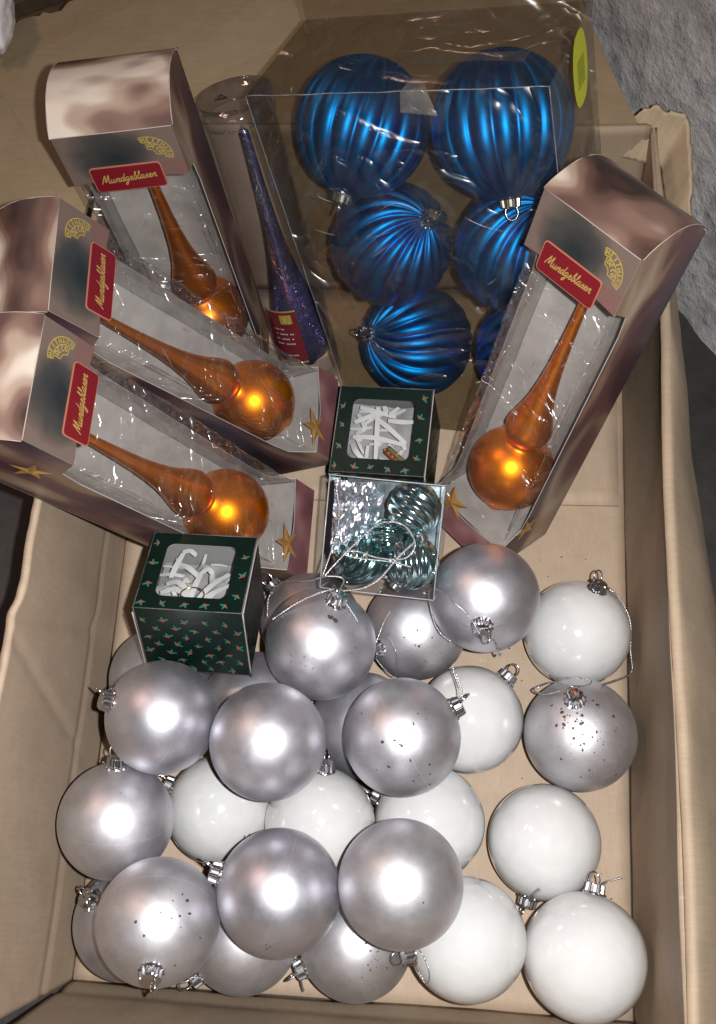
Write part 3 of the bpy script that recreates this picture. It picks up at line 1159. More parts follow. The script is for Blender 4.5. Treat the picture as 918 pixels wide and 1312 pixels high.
# ------------------------------------------------------------------ stroke lettering (flat print)
SCRIPT = {
    'M': ([[(0, 0), (.22, .9), (.5, 2.0), (.6, 1.9), (.72, .3), (1.2, 2.0), (1.3, 1.9), (1.32, .5), (1.5, 0), (1.7, .2)]], 1.7),
    'u': ([[(0, .2), (.18, 1), (.12, .3), (.3, 0), (.55, .35), (.7, 1), (.66, .25), (.82, 0), (1, .2)]], 1.0),
    'n': ([[(0, .2), (.16, .95), (.2, .5), (.18, 0), (.26, .5), (.5, 1), (.66, .8), (.62, .15), (.8, 0), (.95, .2)]], 0.95),
    'd': ([[(.6, .9), (.3, 1), (.05, .5), (.25, 0), (.52, .4), (.75, 2.0), (.66, .3), (.8, 0), (.95, .2)]], 0.95),
    'g': ([[(.6, .9), (.3, 1), (.05, .5), (.25, .05), (.55, .5), (.66, 1), (.56, -.5), (.28, -1), (.1, -.7), (.6, -.1), (.95, .25)]], 0.95),
    'e': ([[(0, .2), (.38, .5), (.46, .85), (.28, 1), (.1, .6), (.2, .1), (.42, 0), (.7, .25)]], 0.7),
    'b': ([[(0, .2), (.34, 1.2), (.4, 1.85), (.28, 2), (.2, 1.2), (.2, .2), (.4, 0), (.6, .4), (.5, .9), (.75, .8)]], 0.75),
    'l': ([[(0, .2), (.34, 1.2), (.4, 1.85), (.28, 2), (.2, 1), (.25, .1), (.4, 0), (.6, .25)]], 0.6),
    'a': ([[(.6, .85), (.35, 1), (.05, .5), (.25, 0), (.5, .4), (.66, 1), (.6, .2), (.75, 0), (.95, .2)]], 0.95),
    's': ([[(0, .2), (.36, 1), (.4, .75), (.52, .3), (.35, 0), (.12, .12), (.45, .02), (.75, .25)]], 0.7),
}
BLOCK = {
    'H': [[(0, 0), (0, 1)], [(.6, 0), (.6, 1)], [(0, .5), (.6, .5)]], 'E': [[(.5, 0), (0, 0), (0, 1), (.5, 1)], [(0, .5), (.4, .5)]],
    'I': [[(.3, 0), (.3, 1)]], 'T': [[(.3, 0), (.3, 1)], [(0, 1), (.6, 1)]], 'M': [[(0, 0), (.05, 1), (.35, .3), (.65, 1), (.7, 0)]],
    'A': [[(0, 0), (.3, 1), (.6, 0)], [(.12, .4), (.48, .4)]], 'N': [[(0, 0), (0, 1), (.6, 0), (.6, 1)]],
    'D': [[(0, 0), (0, 1), (.35, 1), (.6, .7), (.6, .3), (.35, 0), (0, 0)]], 'C': [[(.6, .85), (.35, 1), (.05, .7), (.05, .3), (.35, 0), (.6, .15)]],
    'O': [[(.3, 1), (0, .7), (0, .3), (.3, 0), (.6, .3), (.6, .7), (.3, 1)]],
}


def ribbon2d(path, w):
    """flat ribbon in 2-D along a polyline"""
    vs, fs = [], []
    n = len(path)
    for i in range(n):
        a, b = path[max(0, i - 1)], path[min(n - 1, i + 1)]
        dx, dy = b[0] - a[0], b[1] - a[1]
        L = math.hypot(dx, dy) or 1
        nx, ny = -dy / L * w / 2, dx / L * w / 2
        vs += [(path[i][0] + nx, path[i][1] + ny), (path[i][0] - nx, path[i][1] - ny)]
    for i in range(n - 1):
        fs.append([2 * i, 2 * i + 1, 2 * i + 3, 2 * i + 2])
    return vs, fs


def script_word(word, width):
    V, Fc = [], []
    x = 0
    for ch in word:
        strokes, adv = SCRIPT[ch]
        for s_ in strokes:
            p = [(q.x, q.y) for q in catmull([(a, b, 0) for a, b in s_], 6)]
            p = [(x + a + 0.32 * b, b) for a, b in p]
            v, f = ribbon2d(p, 0.19)
            o = len(V)
            V += v
            Fc += [[i + o for i in q] for q in f]
        x += adv
    k = width / x
    return [((a - x / 2) * k, (b - 0.6) * k) for a, b in V], Fc


def sector(r0, r1, a0, a1, n=24):
    vs, fs = [], []
    for i in range(n + 1):
        a = a0 + (a1 - a0) * i / n
        vs += [(r0 * math.sin(a), r0 * math.cos(a)), (r1 * math.sin(a), r1 * math.cos(a))]
    for i in range(n):
        fs.append([2 * i, 2 * i + 1, 2 * i + 3, 2 * i + 2])
    return vs, fs


def emblem2d():
    V, Fc = [], []

    def add(v, f):
        o = len(V)
        V.extend(v)
        Fc.extend([[i + o for i in q] for q in f])
    w = 0.00062
    A = math.radians(62)
    for r, aa in ((0.0140, A), (0.0096, A), (0.0040, A * 0.8)):
        add(*sector(r - w / 2, r + w / 2, -aa, aa))
    for s_ in (-1, 1):
        a = A * s_
        add(*ribbon2d([(0.0096 * math.sin(a), 0.0096 * math.cos(a)), (0.0140 * math.sin(a), 0.0140 * math.cos(a))], w))
        b = A * 0.8 * s_
        add(*ribbon2d([(0.0040 * math.sin(b), 0.0040 * math.cos(b)), (0.0096 * math.sin(b), 0.0096 * math.cos(b))], w))
    for word, r, h, aa in (('HEITMANN', 0.0104, 0.0029, A * 0.86), ('DECO', 0.0059, 0.0030, A * 0.52)):
        n = len(word)
        for i, ch in enumerate(word):
            a = -aa + 2 * aa * i / (n - 1)
            for st in BLOCK[ch]:
                p = []
                for (x, y) in st:
                    xx, yy = (x - 0.3) * h * 0.9, r + y * h
                    p.append((xx * math.cos(a) + yy * math.sin(a), -xx * math.sin(a) + yy * math.cos(a)))
                add(*ribbon2d(p, w * 1.25))
    return V, Fc


def star_mesh(name, R, r, h, n=5):
    vs = [(0, 0, h)]
    for i in range(2 * n):
        a = math.pi * i / n + math.pi / 2
        q = R if i % 2 == 0 else r
        vs.append((q * math.cos(a), q * math.sin(a), 0.0))
    fs = [[0, 1 + i, 1 + (i + 1) % (2 * n)] for i in range(2 * n)]
    fs.append([1 + i for i in range(2 * n)][::-1])
    me = bpy.data.meshes.new(name)
    me.from_pydata(vs, [], fs)
    me.materials.append(M['star_gold'])
    return me


def rrect(u0, u1, v0, v1, r, k=5):
    out = []
    for cx, cy, a0 in ((u1 - r, v1 - r, 0), (u0 + r, v1 - r, 90), (u0 + r, v0 + r, 180), (u1 - r, v0 + r, 270)):
        for i in range(k + 1):
            a = math.radians(a0 + 90 * i / k)
            out.append((cx + r * math.cos(a), cy + r * math.sin(a)))
    return out


# ------------------------------------------------------------------ boxed tree toppers
TOP = [
    ((-0.1501, 0.4509, 0.0125), [[0.9929, -0.1117, 0.0414], [0.0418, 0.0013, -0.9991], [0.1116, 0.9937, 0.006]]),
    ((-0.0173, 0.3733, 0.0396), [[0.0034, -0.5243, 0.8516], [0.9918, -0.1067, -0.0697], [0.1275, 0.8448, 0.5196]]),
    ((-0.0408, 0.2747, 0.0323), [[0.0719, -0.4515, 0.8894], [0.991, -0.0682, -0.1147], [0.1125, 0.8897, 0.4426]]),
    ((0.0556, 0.3362, 0.0274), [[0.6524, 0.1742, -0.7376], [-0.754, 0.2468, -0.6087], [0.076, 0.9533, 0.2923]]),
]
TLAB = ['upright window box of an orange tree topper beside the clear tube, far left',
        'window box of an orange tree topper leaning on the left wall, upper of the two',
        'window box of an orange tree topper leaning on the left wall above the holly box',
        'window box of an orange tree topper standing alone at the right wall']
GLAB = ['dim orange glass tree topper in the far left window box',
        'bright orange glass tree topper in the upper box leaning on the left wall',
        'orange glass tree topper in the lower left box, partly behind the green holly box',
        'orange glass tree topper in the box at the right wall']
w, d, L, s_, b_ = TW, TD, TL_, TS, TB
TH = 0.0006
BULGE = 0.0125


def lid_profile(k):
    """(v, n) along the curved lid, k in 0..1"""
    return (L + BULGE * math.sin(math.pi * k) ** 0.8 - 0.004 * k, -d * k)


CUTN = -0.30 * d
side_poly = [(-d, 0.0), (0, 0.0), (0, b_), (CUTN * 0.9, b_ + 0.012), (CUTN, b_ + 0.03), (CUTN, L - s_ - 0.028), (CUTN * 0.85, L - s_ - 0.010), (0, L - s_), (0, L)]
side_poly += [(lid_profile(k / 10)[1], lid_profile(k / 10)[0] - 0.0012) for k in range(1, 11)]


def film_mesh(seed):
    """window film wrapped round the front and a part of both sides, slightly crumpled"""
    path = []
    r = 0.004
    for k in range(7):
        path.append((0.0008, CUTN - 0.006 + (abs(CUTN) + 0.006 - r) * k / 6))
    for k in range(1, 6):
        a = math.pi / 2 * k / 6
        path.append((0.0008 + r - r * math.cos(a), -r - 0.0008 + r * math.sin(a)))
    for k in range(26):
        path.append((r + 0.0008 + (w - 2 * r - 0.0016) * k / 25, -0.0008))
    for k in range(1, 6):
        a = math.pi / 2 * k / 6
        path.append((w - 0.0008 - r + r * math.sin(a), -r - 0.0008 + r * math.cos(a)))
    for k in range(7):
        path.append((w - 0.0008, -r - (abs(CUTN) + 0.006 - r) * k / 6))
    nv = 70
    vs, fs = [], []
    so = Vector((seed * 3.1, seed * 1.7, seed * 0.9))
    for j in range(nv + 1):
        v = b_ - 0.008 + (L - s_ - b_ + 0.016) * j / nv
        e = min(1, min(j, nv - j) / 8)
        for i, (u, n_) in enumerate(path):
            p = Vector((u, v, n_))
            q = noise.fractal(Vector((u * 45, v * 28, n_ * 45)) + so, 1, 2, 3)
            q2 = abs(noise.noise(Vector((u * 60 + v * 30, v * 40, n_ * 60)) + so * 2))
            sg = 1 if u > w / 2 else -1
            inn = Vector((-sg * (1 if (i < 9 or i > len(path) - 10) else 0), 0, -1 if 6 < i < len(path) - 7 else 0))
            p += inn * (0.0014 + 0.0016 * q - 0.0022 * (0.3 - q2)) * e
            vs.append(p)
    W = len(path)
    for j in range(nv):
        for i in range(W - 1):
            a = j * W + i
            fs.append([a, a + 1, a + W + 1, a + W])
    return vs, fs


def topper_profile():
    R = 0.0325
    c = TVB
    pr = [(0.0004, 0.026), (0.0075, 0.0262), (0.0092, 0.028), (0.0098, 0.033)]
    a0 = -math.acos(0.0105 / R) + 0.02
    a1 = math.acos(0.0125 / R)
    for k in range(25):
        a = a0 + (a1 - a0) * k / 24
        pr.append((R * math.cos(a), c + R * math.sin(a)))
    t = c + R * math.sin(a1)
    pr += [(0.0112, t + 0.0012), (0.0108, t + 0.0028), (0.0118, t + 0.0045), (0.0148, t + 0.0072), (0.0168, t + 0.0110), (0.0176, t + 0.0155), (0.0168, t + 0.020), (0.0146, t + 0.027), (0.0118, t + 0.036), (0.0093, t + 0.047), (0.0073, t + 0.060), (0.0057, t + 0.076), (0.0045, t + 0.095), (0.0036, t + 0.115), (0.0030, t + 0.14), (0.0027, t + 0.165), (0.0004, t + 0.172)]
    return pr


ov, of = lathe(topper_profile(), 56, (w / 2, -d * 0.50))
word_v, word_f = script_word('Mundgeblasen', 0.036)
emb_v, emb_f = emblem2d()
STAR = star_mesh('star', 0.0165, 0.0062, 0.0022)
STAR_S = star_mesh('side_star', 0.0135, 0.0050, 0.0012)
for k, (t_, R_) in enumerate(TOP):
    mtx = frame(R_, t_)
    bx = thing('topper_box', TLAB[k], 'box', mtx, 'boxed tree toppers')
    pr_ = lambda poly, to3, outer, name: mesh_obj(name, *(lambda r: (r[0], r[1]))(prism(poly, TH, to3)), [M[outer], M['card']], bx, prism(poly, TH, to3)[2])
    # back, sides, foot
    pr_([(0, 0), (0, L - 0.004), (w, L - 0.004), (w, 0)], lambda a, b, h: (a, b, -d - h), 'p_side', 'back_panel')
    pr_(side_poly, lambda a, b, h: (0 - h, b, a), 'p_side', 'side_panel')
    pr_([(a, b) for a, b in side_poly][::-1], lambda a, b, h: (w + h, b, a), 'p_side', 'side_panel')
    pr_([(0, -d), (w, -d), (w, 0), (0, 0)], lambda a, b, h: (a, -h, b), 'p_side', 'foot_panel')
    # foot strip with its cut
    ft = [(0, 0), (w, 0), (w, b_), (w * 0.55, b_ - 0.004), (w * 0.45, b_ - 0.004), (0, b_)]
    pr_(ft, lambda a, b, h: (a, b, h + 0.0006), 'p_foot', 'foot_strip')
    # front strip
    fs_ = [(0, L - s_), (w * 0.18, L - s_ + 0.001), (w * 0.80, L - s_ + 0.001), (w, L - s_ - 0.001), (w, L), (0, L)]
    pr_(fs_, lambda a, b, h: (a, b, h + 0.0006), 'p_front', 'front_strip')
    # lid
    vs, fs = [], []
    NK, NU = 18, 14
    for i in range(NK + 1):
        v, n_ = lid_profile(i / NK)
        for j in range(NU + 1):
            u = -0.0008 + (w + 0.0016) * j / NU
            dent = 0.0012 * noise.noise(Vector((u * 40 + k * 5, i * 0.3, k)))
            vs.append((u, v + dent * math.sin(math.pi * i / NK), n_ + (0.0006 if i == 0 else 0)))
    for i in range(NK):
        for j in range(NU):
            a = i * (NU + 1) + j
            fs.append([a, a + 1, a + NU + 2, a + NU + 1])
    lid = mesh_obj('lid', vs, fs, M['p_lid'], bx, smooth=True)
    # worn pale edges of the lid
    for uu in (-0.0009, w + 0.0009):
        pth = [(uu, lid_profile(q / 14)[0], lid_profile(q / 14)[1]) for q in range(15)]
        mesh_obj('worn_edge', *tube_mesh(pth, 0.0003, 5, False, [0.0002 + 0.00035 * abs(noise.noise(Vector((q * 0.7, k * 3.1, uu * 90)))) for q in range(15)]), M['worn'], lid, smooth=True)
    mesh_obj('worn_edge', *tube_mesh([(0, L, 0.0006), (w * .3, L + .0003, 0.0007), (w * .7, L, 0.0007), (w, L, 0.0006)], 0.00028, 5), M['worn'], lid, smooth=True)
    # side flap edge showing its white inside
    # label with script lettering
    lu0, lu1, lv1, lv0 = w * 0.18, w * 0.80, L - s_ * 0.66, L - s_ * 1.19
    r1 = rrect(lu0, lu1, lv0, lv1, 0.0028)
    v, f, _ = prism(r1, 0.0005, lambda a, b, h: (a, b, h + 0.0013))
    lb = mesh_obj('label', v, f, M['red_edge'], bx)
    lb['label'] = 'red label with gold script lettering'
    r2 = rrect(lu0 + 0.0007, lu1 - 0.0007, lv0 + 0.0007, lv1 - 0.0007, 0.0023)
    mesh_obj('red_field', [(a, b, 0.0016) for a, b in r2], [list(range(len(r2)))], M['red'], lb)
    cu, cv = (lu0 + lu1) / 2, (lv0 + lv1) / 2
    ca, sa = math.cos(0.06), math.sin(0.06)
    mesh_obj('lettering', [(cu + a * ca - b * sa, cv + a * sa + b * ca, 0.0019) for a, b in word_v], word_f, M['gold_ink'], lb)
    # emblem
    ea = -math.radians(48)
    ca, sa = math.cos(ea), math.sin(ea)
    ox, oy = w * 0.83 - 0.0085 * (-sa) * 0 - 0.0085 * 0.743, L - s_ * 0.36 - 0.0085 * 0.669
    mesh_obj('emblem', [(ox + a * ca - b * sa, oy + a * sa + b * ca, 0.0010) for a, b in emb_v], emb_f, M['emblem_gold'], bx)
    # star
    st = inst('star', STAR, bx, Matrix.Translation((w * 0.27, b_ + 0.004, 0.0013)) @ Matrix.Rotation(0.15, 4, 'Z'))
    inst('side_star', STAR_S, bx, Matrix.Translation((w + 0.0014, b_ + 0.012, -0.022)) @ Matrix.Rotation(math.pi / 2, 4, 'Y') @ Matrix.Rotation(0.3, 4, 'Z'))
    inst('side_star', STAR_S, bx, Matrix.Translation((-0.0014, L - 0.038, -0.030)) @ Matrix.Rotation(-math.pi / 2, 4, 'Y') @ Matrix.Rotation(0.3, 4, 'Z'))
    # inner white card: a curved backing and a shelf for the stem
    vs, fs = [], []
    for j in range(13):
        v = 0.002 + (L - 0.01) * j / 12
        for i in range(11):
            q = i / 10
            vs.append((0.0012 + (w - 0.0024) * q, v, -d * 0.62 - d * 0.33 * math.sin(math.pi * q) + 0.0015 * noise.noise(Vector((q * 5 + k, v * 30, 0)))))
    for j in range(12):
        for i in range(10):
            a = j * 11 + i
            fs.append([a, a + 1, a + 12, a + 11])
    mesh_obj('backing_card', vs, fs, M['card'], bx, smooth=True)
    v, f, _ = prism([(0.0012, -d * 0.9), (w - 0.0012, -d * 0.9), (w - 0.0012, -0.002), (0.0012, -0.002)], 0.0006, lambda a, b, h: (a, 0.0255 + h, b))
    mesh_obj('shelf_card', v, f, M['card'], bx)
    fv, ff = film_mesh(k)
    mesh_obj('window_film', fv, ff, M['film'], bx, smooth=True)
    rc = random.Random(40 + k)
    fo = []
    for _ in range(7):
        u_, v_ = rc.uniform(.12, .88) * w, rc.uniform(b_ + 0.02, L - s_ - 0.02)
        an, ln = rc.uniform(0.7, 2.3), rc.uniform(0.006, 0.018)
        pts = [(u_ + math.cos(an) * ln * (i / 6 - .5), v_ + math.sin(an) * ln * (i / 6 - .5) + 0.0012 * math.sin(i * .9 + u_ * 300), -0.0016) for i in range(7)]
        mesh_obj('film_crease_glint', *tube_mesh(pts, 0.0002, 4, False, [0.00005 + 0.00022 * math.sin(math.pi * i / 6) for i in range(7)]), M['crease'], bx, smooth=True)  # thin pale streaks painting the glints on the crumpled window
    tp = mesh_obj('tree_topper', ov, of, M['orange'], None, smooth=True)
    tp.matrix_world = mtx
    tag(tp, GLAB[k], 'tree topper', 'orange glass tree toppers')

# ------------------------------------------------------------------ blue fluted baubles in their plastic package
KP = 0.955
QP = [[0.902, -0.2356, -0.3643], [-0.2938, 0.2832, -0.9179], [0.3163, 0.935, 0.1862]]
tP = Vector((0.1102, 0.4665, 0.0024))
tP = CAMP + (tP - CAMP) * KP
RB, GB, SP = 0.0491 * KP, 0.0528 * KP, 1.0359
pm = frame(QP, tP)


def fluted(nf, depth, swirl):
    nu, nv = nf * 10, 72
    vs, fs = [], []
    for j in range(nv + 1):
        th = math.pi * j / nv
        for i in range(nu):
            a = 2 * math.pi * i / nu
            ph = nf * a / 2
            k = abs(math.sin(ph)) ** 0.62
            fade = min(1, math.sin(th) * 2.2)
            r = 1 - depth * (1 - k) * fade
            aa = a + swirl * (th - math.pi / 2)
            vs.append((r * math.sin(th) * math.cos(aa), r * math.sin(th) * math.sin(aa), r * math.cos(th)))
    for j in range(nv):
        for i in range(nu):
            i2 = (i + 1) % nu
            fs.append([j * nu + i, (j + 1) * nu + i, (j + 1) * nu + i2, j * nu + i2])
    me = bpy.data.meshes.new('fluted_ball')
    me.from_pydata(vs, [], fs)
    me.materials.append(M['blue'])
    me.polygons.foreach_set('use_smooth', [True] * len(me.polygons))
    return me


FL0, FL1 = fluted(18, 0.085, 0.0), fluted(18, 0.085, 0.30)
BLUE = [  # col, row, cap seen at, mesh, label
    (0, 2, (436, 262), FL0, 'large fluted blue bauble, upper left in the clear package'),
    (1, 2, (655, 262), FL0, 'large fluted blue bauble under the torn tape, upper right in the clear package'),
    (0, 1, (549, 281), FL1, 'fluted blue bauble with its cap facing the camera, middle left in the package'),
    (1, 1, (700, 262), FL1, 'fluted blue bauble half hidden by the orange topper box, middle row'),
    (0, 0, (472, 428), FL1, 'fluted blue bauble just above the small green box, cap on its left'),
    (1, 0, (760, 440), FL1, 'fluted blue bauble mostly hidden behind the window box, lowest in the package'),
]
for c_, r_, cp, me, lab in BLUE:
    ctr = pm @ Vector(((c_ - 0.5) * 2 * GB, RB + 2 * RB * r_ * SP, 0))
    BALL['tmp'] = (*ctr, RB)
    t = thing('fluted_bauble', lab, 'bauble', Matrix.Translation(ctr), 'blue fluted baubles in the package')
    n = (on_ball('tmp', *cp) - ctr).normalized()
    rot = align_z(n, random.uniform(0, 6))
    inst('ball', me, t, rot @ Matrix.Scale(RB * 0.995, 4))
    c = inst('cap', CAP, t, rot @ Matrix.Translation((0, 0, RB * 0.975)))
    inst('wire_loop', LOOP, c)

pk = thing('plastic_package', 'clear folded plastic package holding the blue fluted baubles', 'package', pm)
px, py0, py1, pz = GB + RB + 0.003, -0.001, RB * (2 + 4 * SP) + 0.006, RB + 0.003


def film_sheet(name, o, a, b, na, nb, amp, mat, parent, seed):
    o, a, b = Vector(o), Vector(a), Vector(b)
    n = a.cross(b).normalized()
    vs, fs = [], []
    for j in range(nb + 1):
        for i in range(na + 1):
            u, v = i / na, j / nb
            p = o + a * u + b * v
            e = math.sin(math.pi * u) ** 0.3 * math.sin(math.pi * v) ** 0.3 if 0 < u < 1 and 0 < v < 1 else 0
            p += n * e * amp * (noise.fractal(p * 22 + Vector((seed, 0, seed)), 1, 2, 3) - 0.5)
            vs.append(p)
    for j in range(nb):
        for i in range(na):
            q = j * (na + 1) + i
            fs.append([q, q + 1, q + na + 2, q + na + 1])
    return mesh_obj(name, vs, fs, mat, parent, smooth=True)


H_ = py1 - py0
film_sheet('front_sheet', (-px, py0, pz), (2 * px, 0, 0), (0, H_, 0), 40, 50, 0.0022, M['film_smoky'], pk, 1)
film_sheet('side_sheet', (-px, py0, -pz), (0, 0, 2 * pz), (0, H_, 0), 20, 40, 0.0015, M['film_smoky'], pk, 2)
film_sheet('side_sheet', (px, py0, pz), (0, 0, -2 * pz), (0, H_, 0), 20, 40, 0.0015, M['film_smoky'], pk, 3)
film_sheet('top_sheet', (-px, py1, pz), (2 * px, 0, 0), (0, 0, -2 * pz), 40, 20, 0.003, M['film_smoky'], pk, 4)
film_sheet('foot_sheet', (-px, py0, -pz), (2 * px, 0, 0), (0, 0, 2 * pz), 10, 6, 0.001, M['film_smoky'], pk, 5)
bk = rrect(-px, px, py0, py1 + 0.035, 0.022, 8)
bk = [(a, b) if b > py1 - 0.02 else ((-px if a < 0 else px), max(py0, b)) for a, b in bk]
mesh_obj('back_sheet', [(a, b, -pz) for a, b in bk], [list(range(len(bk)))], M['film_smoky'], pk)
for e in ([(-px, py1, pz), (px, py1, pz)], [(-px, py0, pz), (-px, py1, pz)], [(px, py0, pz), (px, py1, pz)]):
    a, b = Vector(e[0]), Vector(e[1])
    pts = [a.lerp(b, i / 30) + Vector((0, 0.0008 * noise.noise(Vector((i * .4, 1, a.x * 9))), 0.0006 * noise.noise(Vector((i * .5, 3, 2))))) for i in range(31)]
    mesh_obj('folded_edge', *tube_mesh(pts, 0.00034, 5), M['crease'], pk, smooth=True)
rc = random.Random(12)
for _ in range(9):
    cx_, cy_ = rc.uniform(-px * .9, px * .6), rc.uniform(H_ * .5, H_ * .84)
    an = rc.uniform(-0.5, 0.9)
    ln = rc.uniform(0.010, 0.030)
    bend = rc.uniform(-0.3, 0.3)
    pts = []
    for i in range(9):
        q = (i / 8 - 0.5)
        pts.append((cx_ + math.cos(an) * ln * q - math.sin(an) * ln * bend * q * q, cy_ + math.sin(an) * ln * q + math.cos(an) * ln * bend * q * q, pz - 0.0004))
    mesh_obj('film_crease_glint', *tube_mesh(pts, 0.0003, 5, False, [0.00006 + 0.00038 * math.sin(math.pi * i / 8) for i in range(9)]), M['crease'], pk, smooth=True)  # wrinkle highlights on the front sheet, drawn as pale streaks
# torn tape over the top front edge
tv = [(0.006, py1 - 0.013, pz + 0.001), (0.030, py1 - 0.016, pz + 0.001), (0.026, py1 + 0.0008, pz + 0.001), (0.020, py1 + 0.0012, pz - 0.012), (0.011, py1 + 0.0012, pz - 0.010), (0.009, py1 + 0.0008, pz + 0.001)]
mesh_obj('torn_tape', tv, [[0, 1, 2, 5], [5, 2, 3, 4]], M['tape'], pk)
tv = [(-0.004, py1 + 0.0014, pz - 0.026), (0.050, py1 + 0.0014, pz - 0.030), (0.078, py1 + 0.0014, pz - 0.026), (0.079, py1 + 0.0014, pz - 0.038), (0.046, py1 + 0.0014, pz - 0.040), (-0.002, py1 + 0.0014, pz - 0.037)]
mesh_obj('torn_tape', tv, [[0, 1, 4, 5], [1, 2, 3, 4]], M['tape_thin'], pk)
# yellow price sticker on the right side
sk = [(0.012 * math.cos(a) * (0.6 if False else 1), 0.0) for a in (0,)]
hexa = [(0.0165 * math.copysign(abs(math.cos(q * math.pi / 10)) ** 0.7, math.cos(q * math.pi / 10)), 0.023 * math.sin(q * math.pi / 10)) for q in range(20)]
sy, sz = py1 - 0.022, -0.010
stk = mesh_obj('price_sticker', [(px + 0.0014, sy + b, sz - a) for a, b in hexa], [list(range(20))], M['yellow'], pk)
bars = []
bf = []
rr = random.Random(2)
y = -0.010
while y < 0.006:
    hgt = rr.uniform(0.0003, 0.0006)
    o = len(bars)
    bars += [(px + 0.0018, sy + y, sz + 0.008), (px + 0.0018, sy + y, sz - 0.008), (px + 0.0018, sy + y + hgt, sz - 0.008), (px + 0.0018, sy + y + hgt, sz + 0.008)]
    bf.append([o, o + 1, o + 2, o + 3])
    y += hgt + rr.uniform(0.0009, 0.0016)
mesh_obj('barcode', bars, bf, M['ink'], stk)

# ------------------------------------------------------------------ clear tube with a purple topper
tb0, tb1 = Vector((-0.0400, 0.4830, 0.006)), Vector((-0.0885, 0.5660, 0.240))
ax = (tb1 - tb0)
TLN = ax.length
yv = ax.normalized()
toc = (CAMP - tb0)
zv = (toc - yv * toc.dot(yv)).normalized()
xv = yv.cross(zv)
tm = Matrix(((xv.x, yv.x, zv.x, tb0.x), (xv.y, yv.y, zv.y, tb0.y), (xv.z, yv.z, zv.z, tb0.z), (0, 0, 0, 1)))
tu = thing('clear_tube', 'clear plastic tube with a red label between the far left box and the blue baubles', 'tube', tm)
RTB = 0.0262


def open_tube(r, y0, y1, seg=48, ny=30, warp=0.0004):
    vs, fs = [], []
    for j in range(ny + 1):
        for i in range(seg):
            a = 2 * math.pi * i / seg
            q = r + warp * noise.noise(Vector((math.cos(a) * 2, j * 0.3, math.sin(a) * 2)))
            vs.append((q * math.cos(a), y0 + (y1 - y0) * j / ny, q * math.sin(a)))
    for j in range(ny):
        for i in range(seg):
            i2 = (i + 1) % seg
            fs.append([j * seg + i, j * seg + i2, (j + 1) * seg + i2, (j + 1) * seg + i])
    return vs, fs


mesh_obj('tube_wall', *open_tube(RTB, 0, TLN), M['film_tube'], tu, smooth=True)
v, f = lathe([(0.0002, TLN - 0.006), (0.018, TLN - 0.006), (RTB * 0.93, TLN - 0.004), (RTB * 1.0, TLN), (RTB * 1.05, TLN + 0.001), (RTB * 1.06, TLN - 0.014), (RTB * 1.03, TLN - 0.015)], 48)
mesh_obj('end_cap', v, f[:-1], M['film_tube'], tu, smooth=True)
v, f = lathe([(0.0002, 0.001), (RTB * 0.98, 0.001), (RTB * 0.98, 0.012)], 40)
mesh_obj('end_cap', v, f[:-1], M['film_tube'], tu, smooth=True)
for rr_, yy in ((RTB * 1.055, TLN + 0.0008), (RTB * 1.055, TLN - 0.0145)):
    mesh_obj('rim', *tube_mesh([(rr_ * math.cos(a * math.pi / 24), yy, rr_ * math.sin(a * math.pi / 24)) for a in range(48)], 0.0004, 5, True), M['film_tube'], tu, smooth=True)
# small triangular mark on the cap
tri = [(-0.006, TLN + 0.0014, 0.004), (0.001, TLN + 0.0014, 0.005), (-0.003, TLN + 0.0014, -0.003)]
mesh_obj('triangle_mark', *tube_mesh([Vector(tri[i]).lerp(Vector(tri[(i + 1) % 3]), q) + Vector((-0.006, 0, 0.0)) for i in range(3) for q in (0, .33, .66)], 0.0005, 4, True), M['ink'], tu)


# red paper label inside the wall
def arc_patch(r, a0, a1, y0, y1, n=14):
    vs, fs = [], []
    for j in range(2):
        for i in range(n + 1):
            a = a0 + (a1 - a0) * i / n
            vs.append((r * math.sin(a), (y0, y1)[j], r * math.cos(a)))
    for i in range(n):
        fs.append([i, i + 1, n + 2 + i, n + 1 + i])
    return vs, fs


lt = mesh_obj('paper_label', *arc_patch(RTB * 0.985, -1.25, -0.05, 0.030, 0.082), M['red'], tu, smooth=True)
lt['label'] = 'dark red paper label with small pale lines'
mesh_obj('label_border', *arc_patch(RTB * 0.99, -1.25, -0.05, 0.0815, 0.083), M['gold_ink'], lt, smooth=True)
mesh_obj('label_border', *arc_patch(RTB * 0.99, -1.25, -0.05, 0.029, 0.0305), M['gold_ink'], lt, smooth=True)
mesh_obj('label_emblem', *arc_patch(RTB * 0.992, -0.62, -0.22, 0.070, 0.079), M['emblem_gold'], lt, smooth=True)
for i_, (a0, a1) in enumerate(((-0.95, -0.55), (-0.9, -0.25), (-0.95, -0.30), (-0.95, -0.2), (-0.7, -0.3))):
    yy = (0.064, 0.059, 0.054, 0.049, 0.037)[i_]
    n = 9
    for q in range(n):
        c0 = a0 + (a1 - a0) * q / n
        if (q * 7 + i_ * 3) % 5 == 0:
            continue
        mesh_obj('printed_line', *arc_patch(RTB * 0.993, c0, c0 + (a1 - a0) / n * 0.7, yy, yy + 0.0012, 2), M['white_ink'], lt)
pv, pf = lathe([(0.0004, 0.010), (0.006, 0.0105), (0.0075, 0.014), (0.010, 0.018), (0.0180, 0.022), (0.0222, 0.030), (0.0238, 0.042), (0.0225, 0.056), (0.0190, 0.070), (0.0155, 0.084), (0.0125, 0.098),
                (0.0100, 0.112), (0.0078, 0.128), (0.0060, 0.146), (0.0047, 0.17), (0.0038, 0.2), (0.0033, 0.225), (0.0003, 0.230)], 48)
ptp = mesh_obj('tree_topper', pv, pf, [M['purple'], M['purple_dark']], None, smooth=True)
for p_ in ptp.data.polygons:
    if sum(ptp.data.vertices[i].co.y for i in p_.vertices) / len(p_.vertices) > 0.10:
        p_.material_index = 1
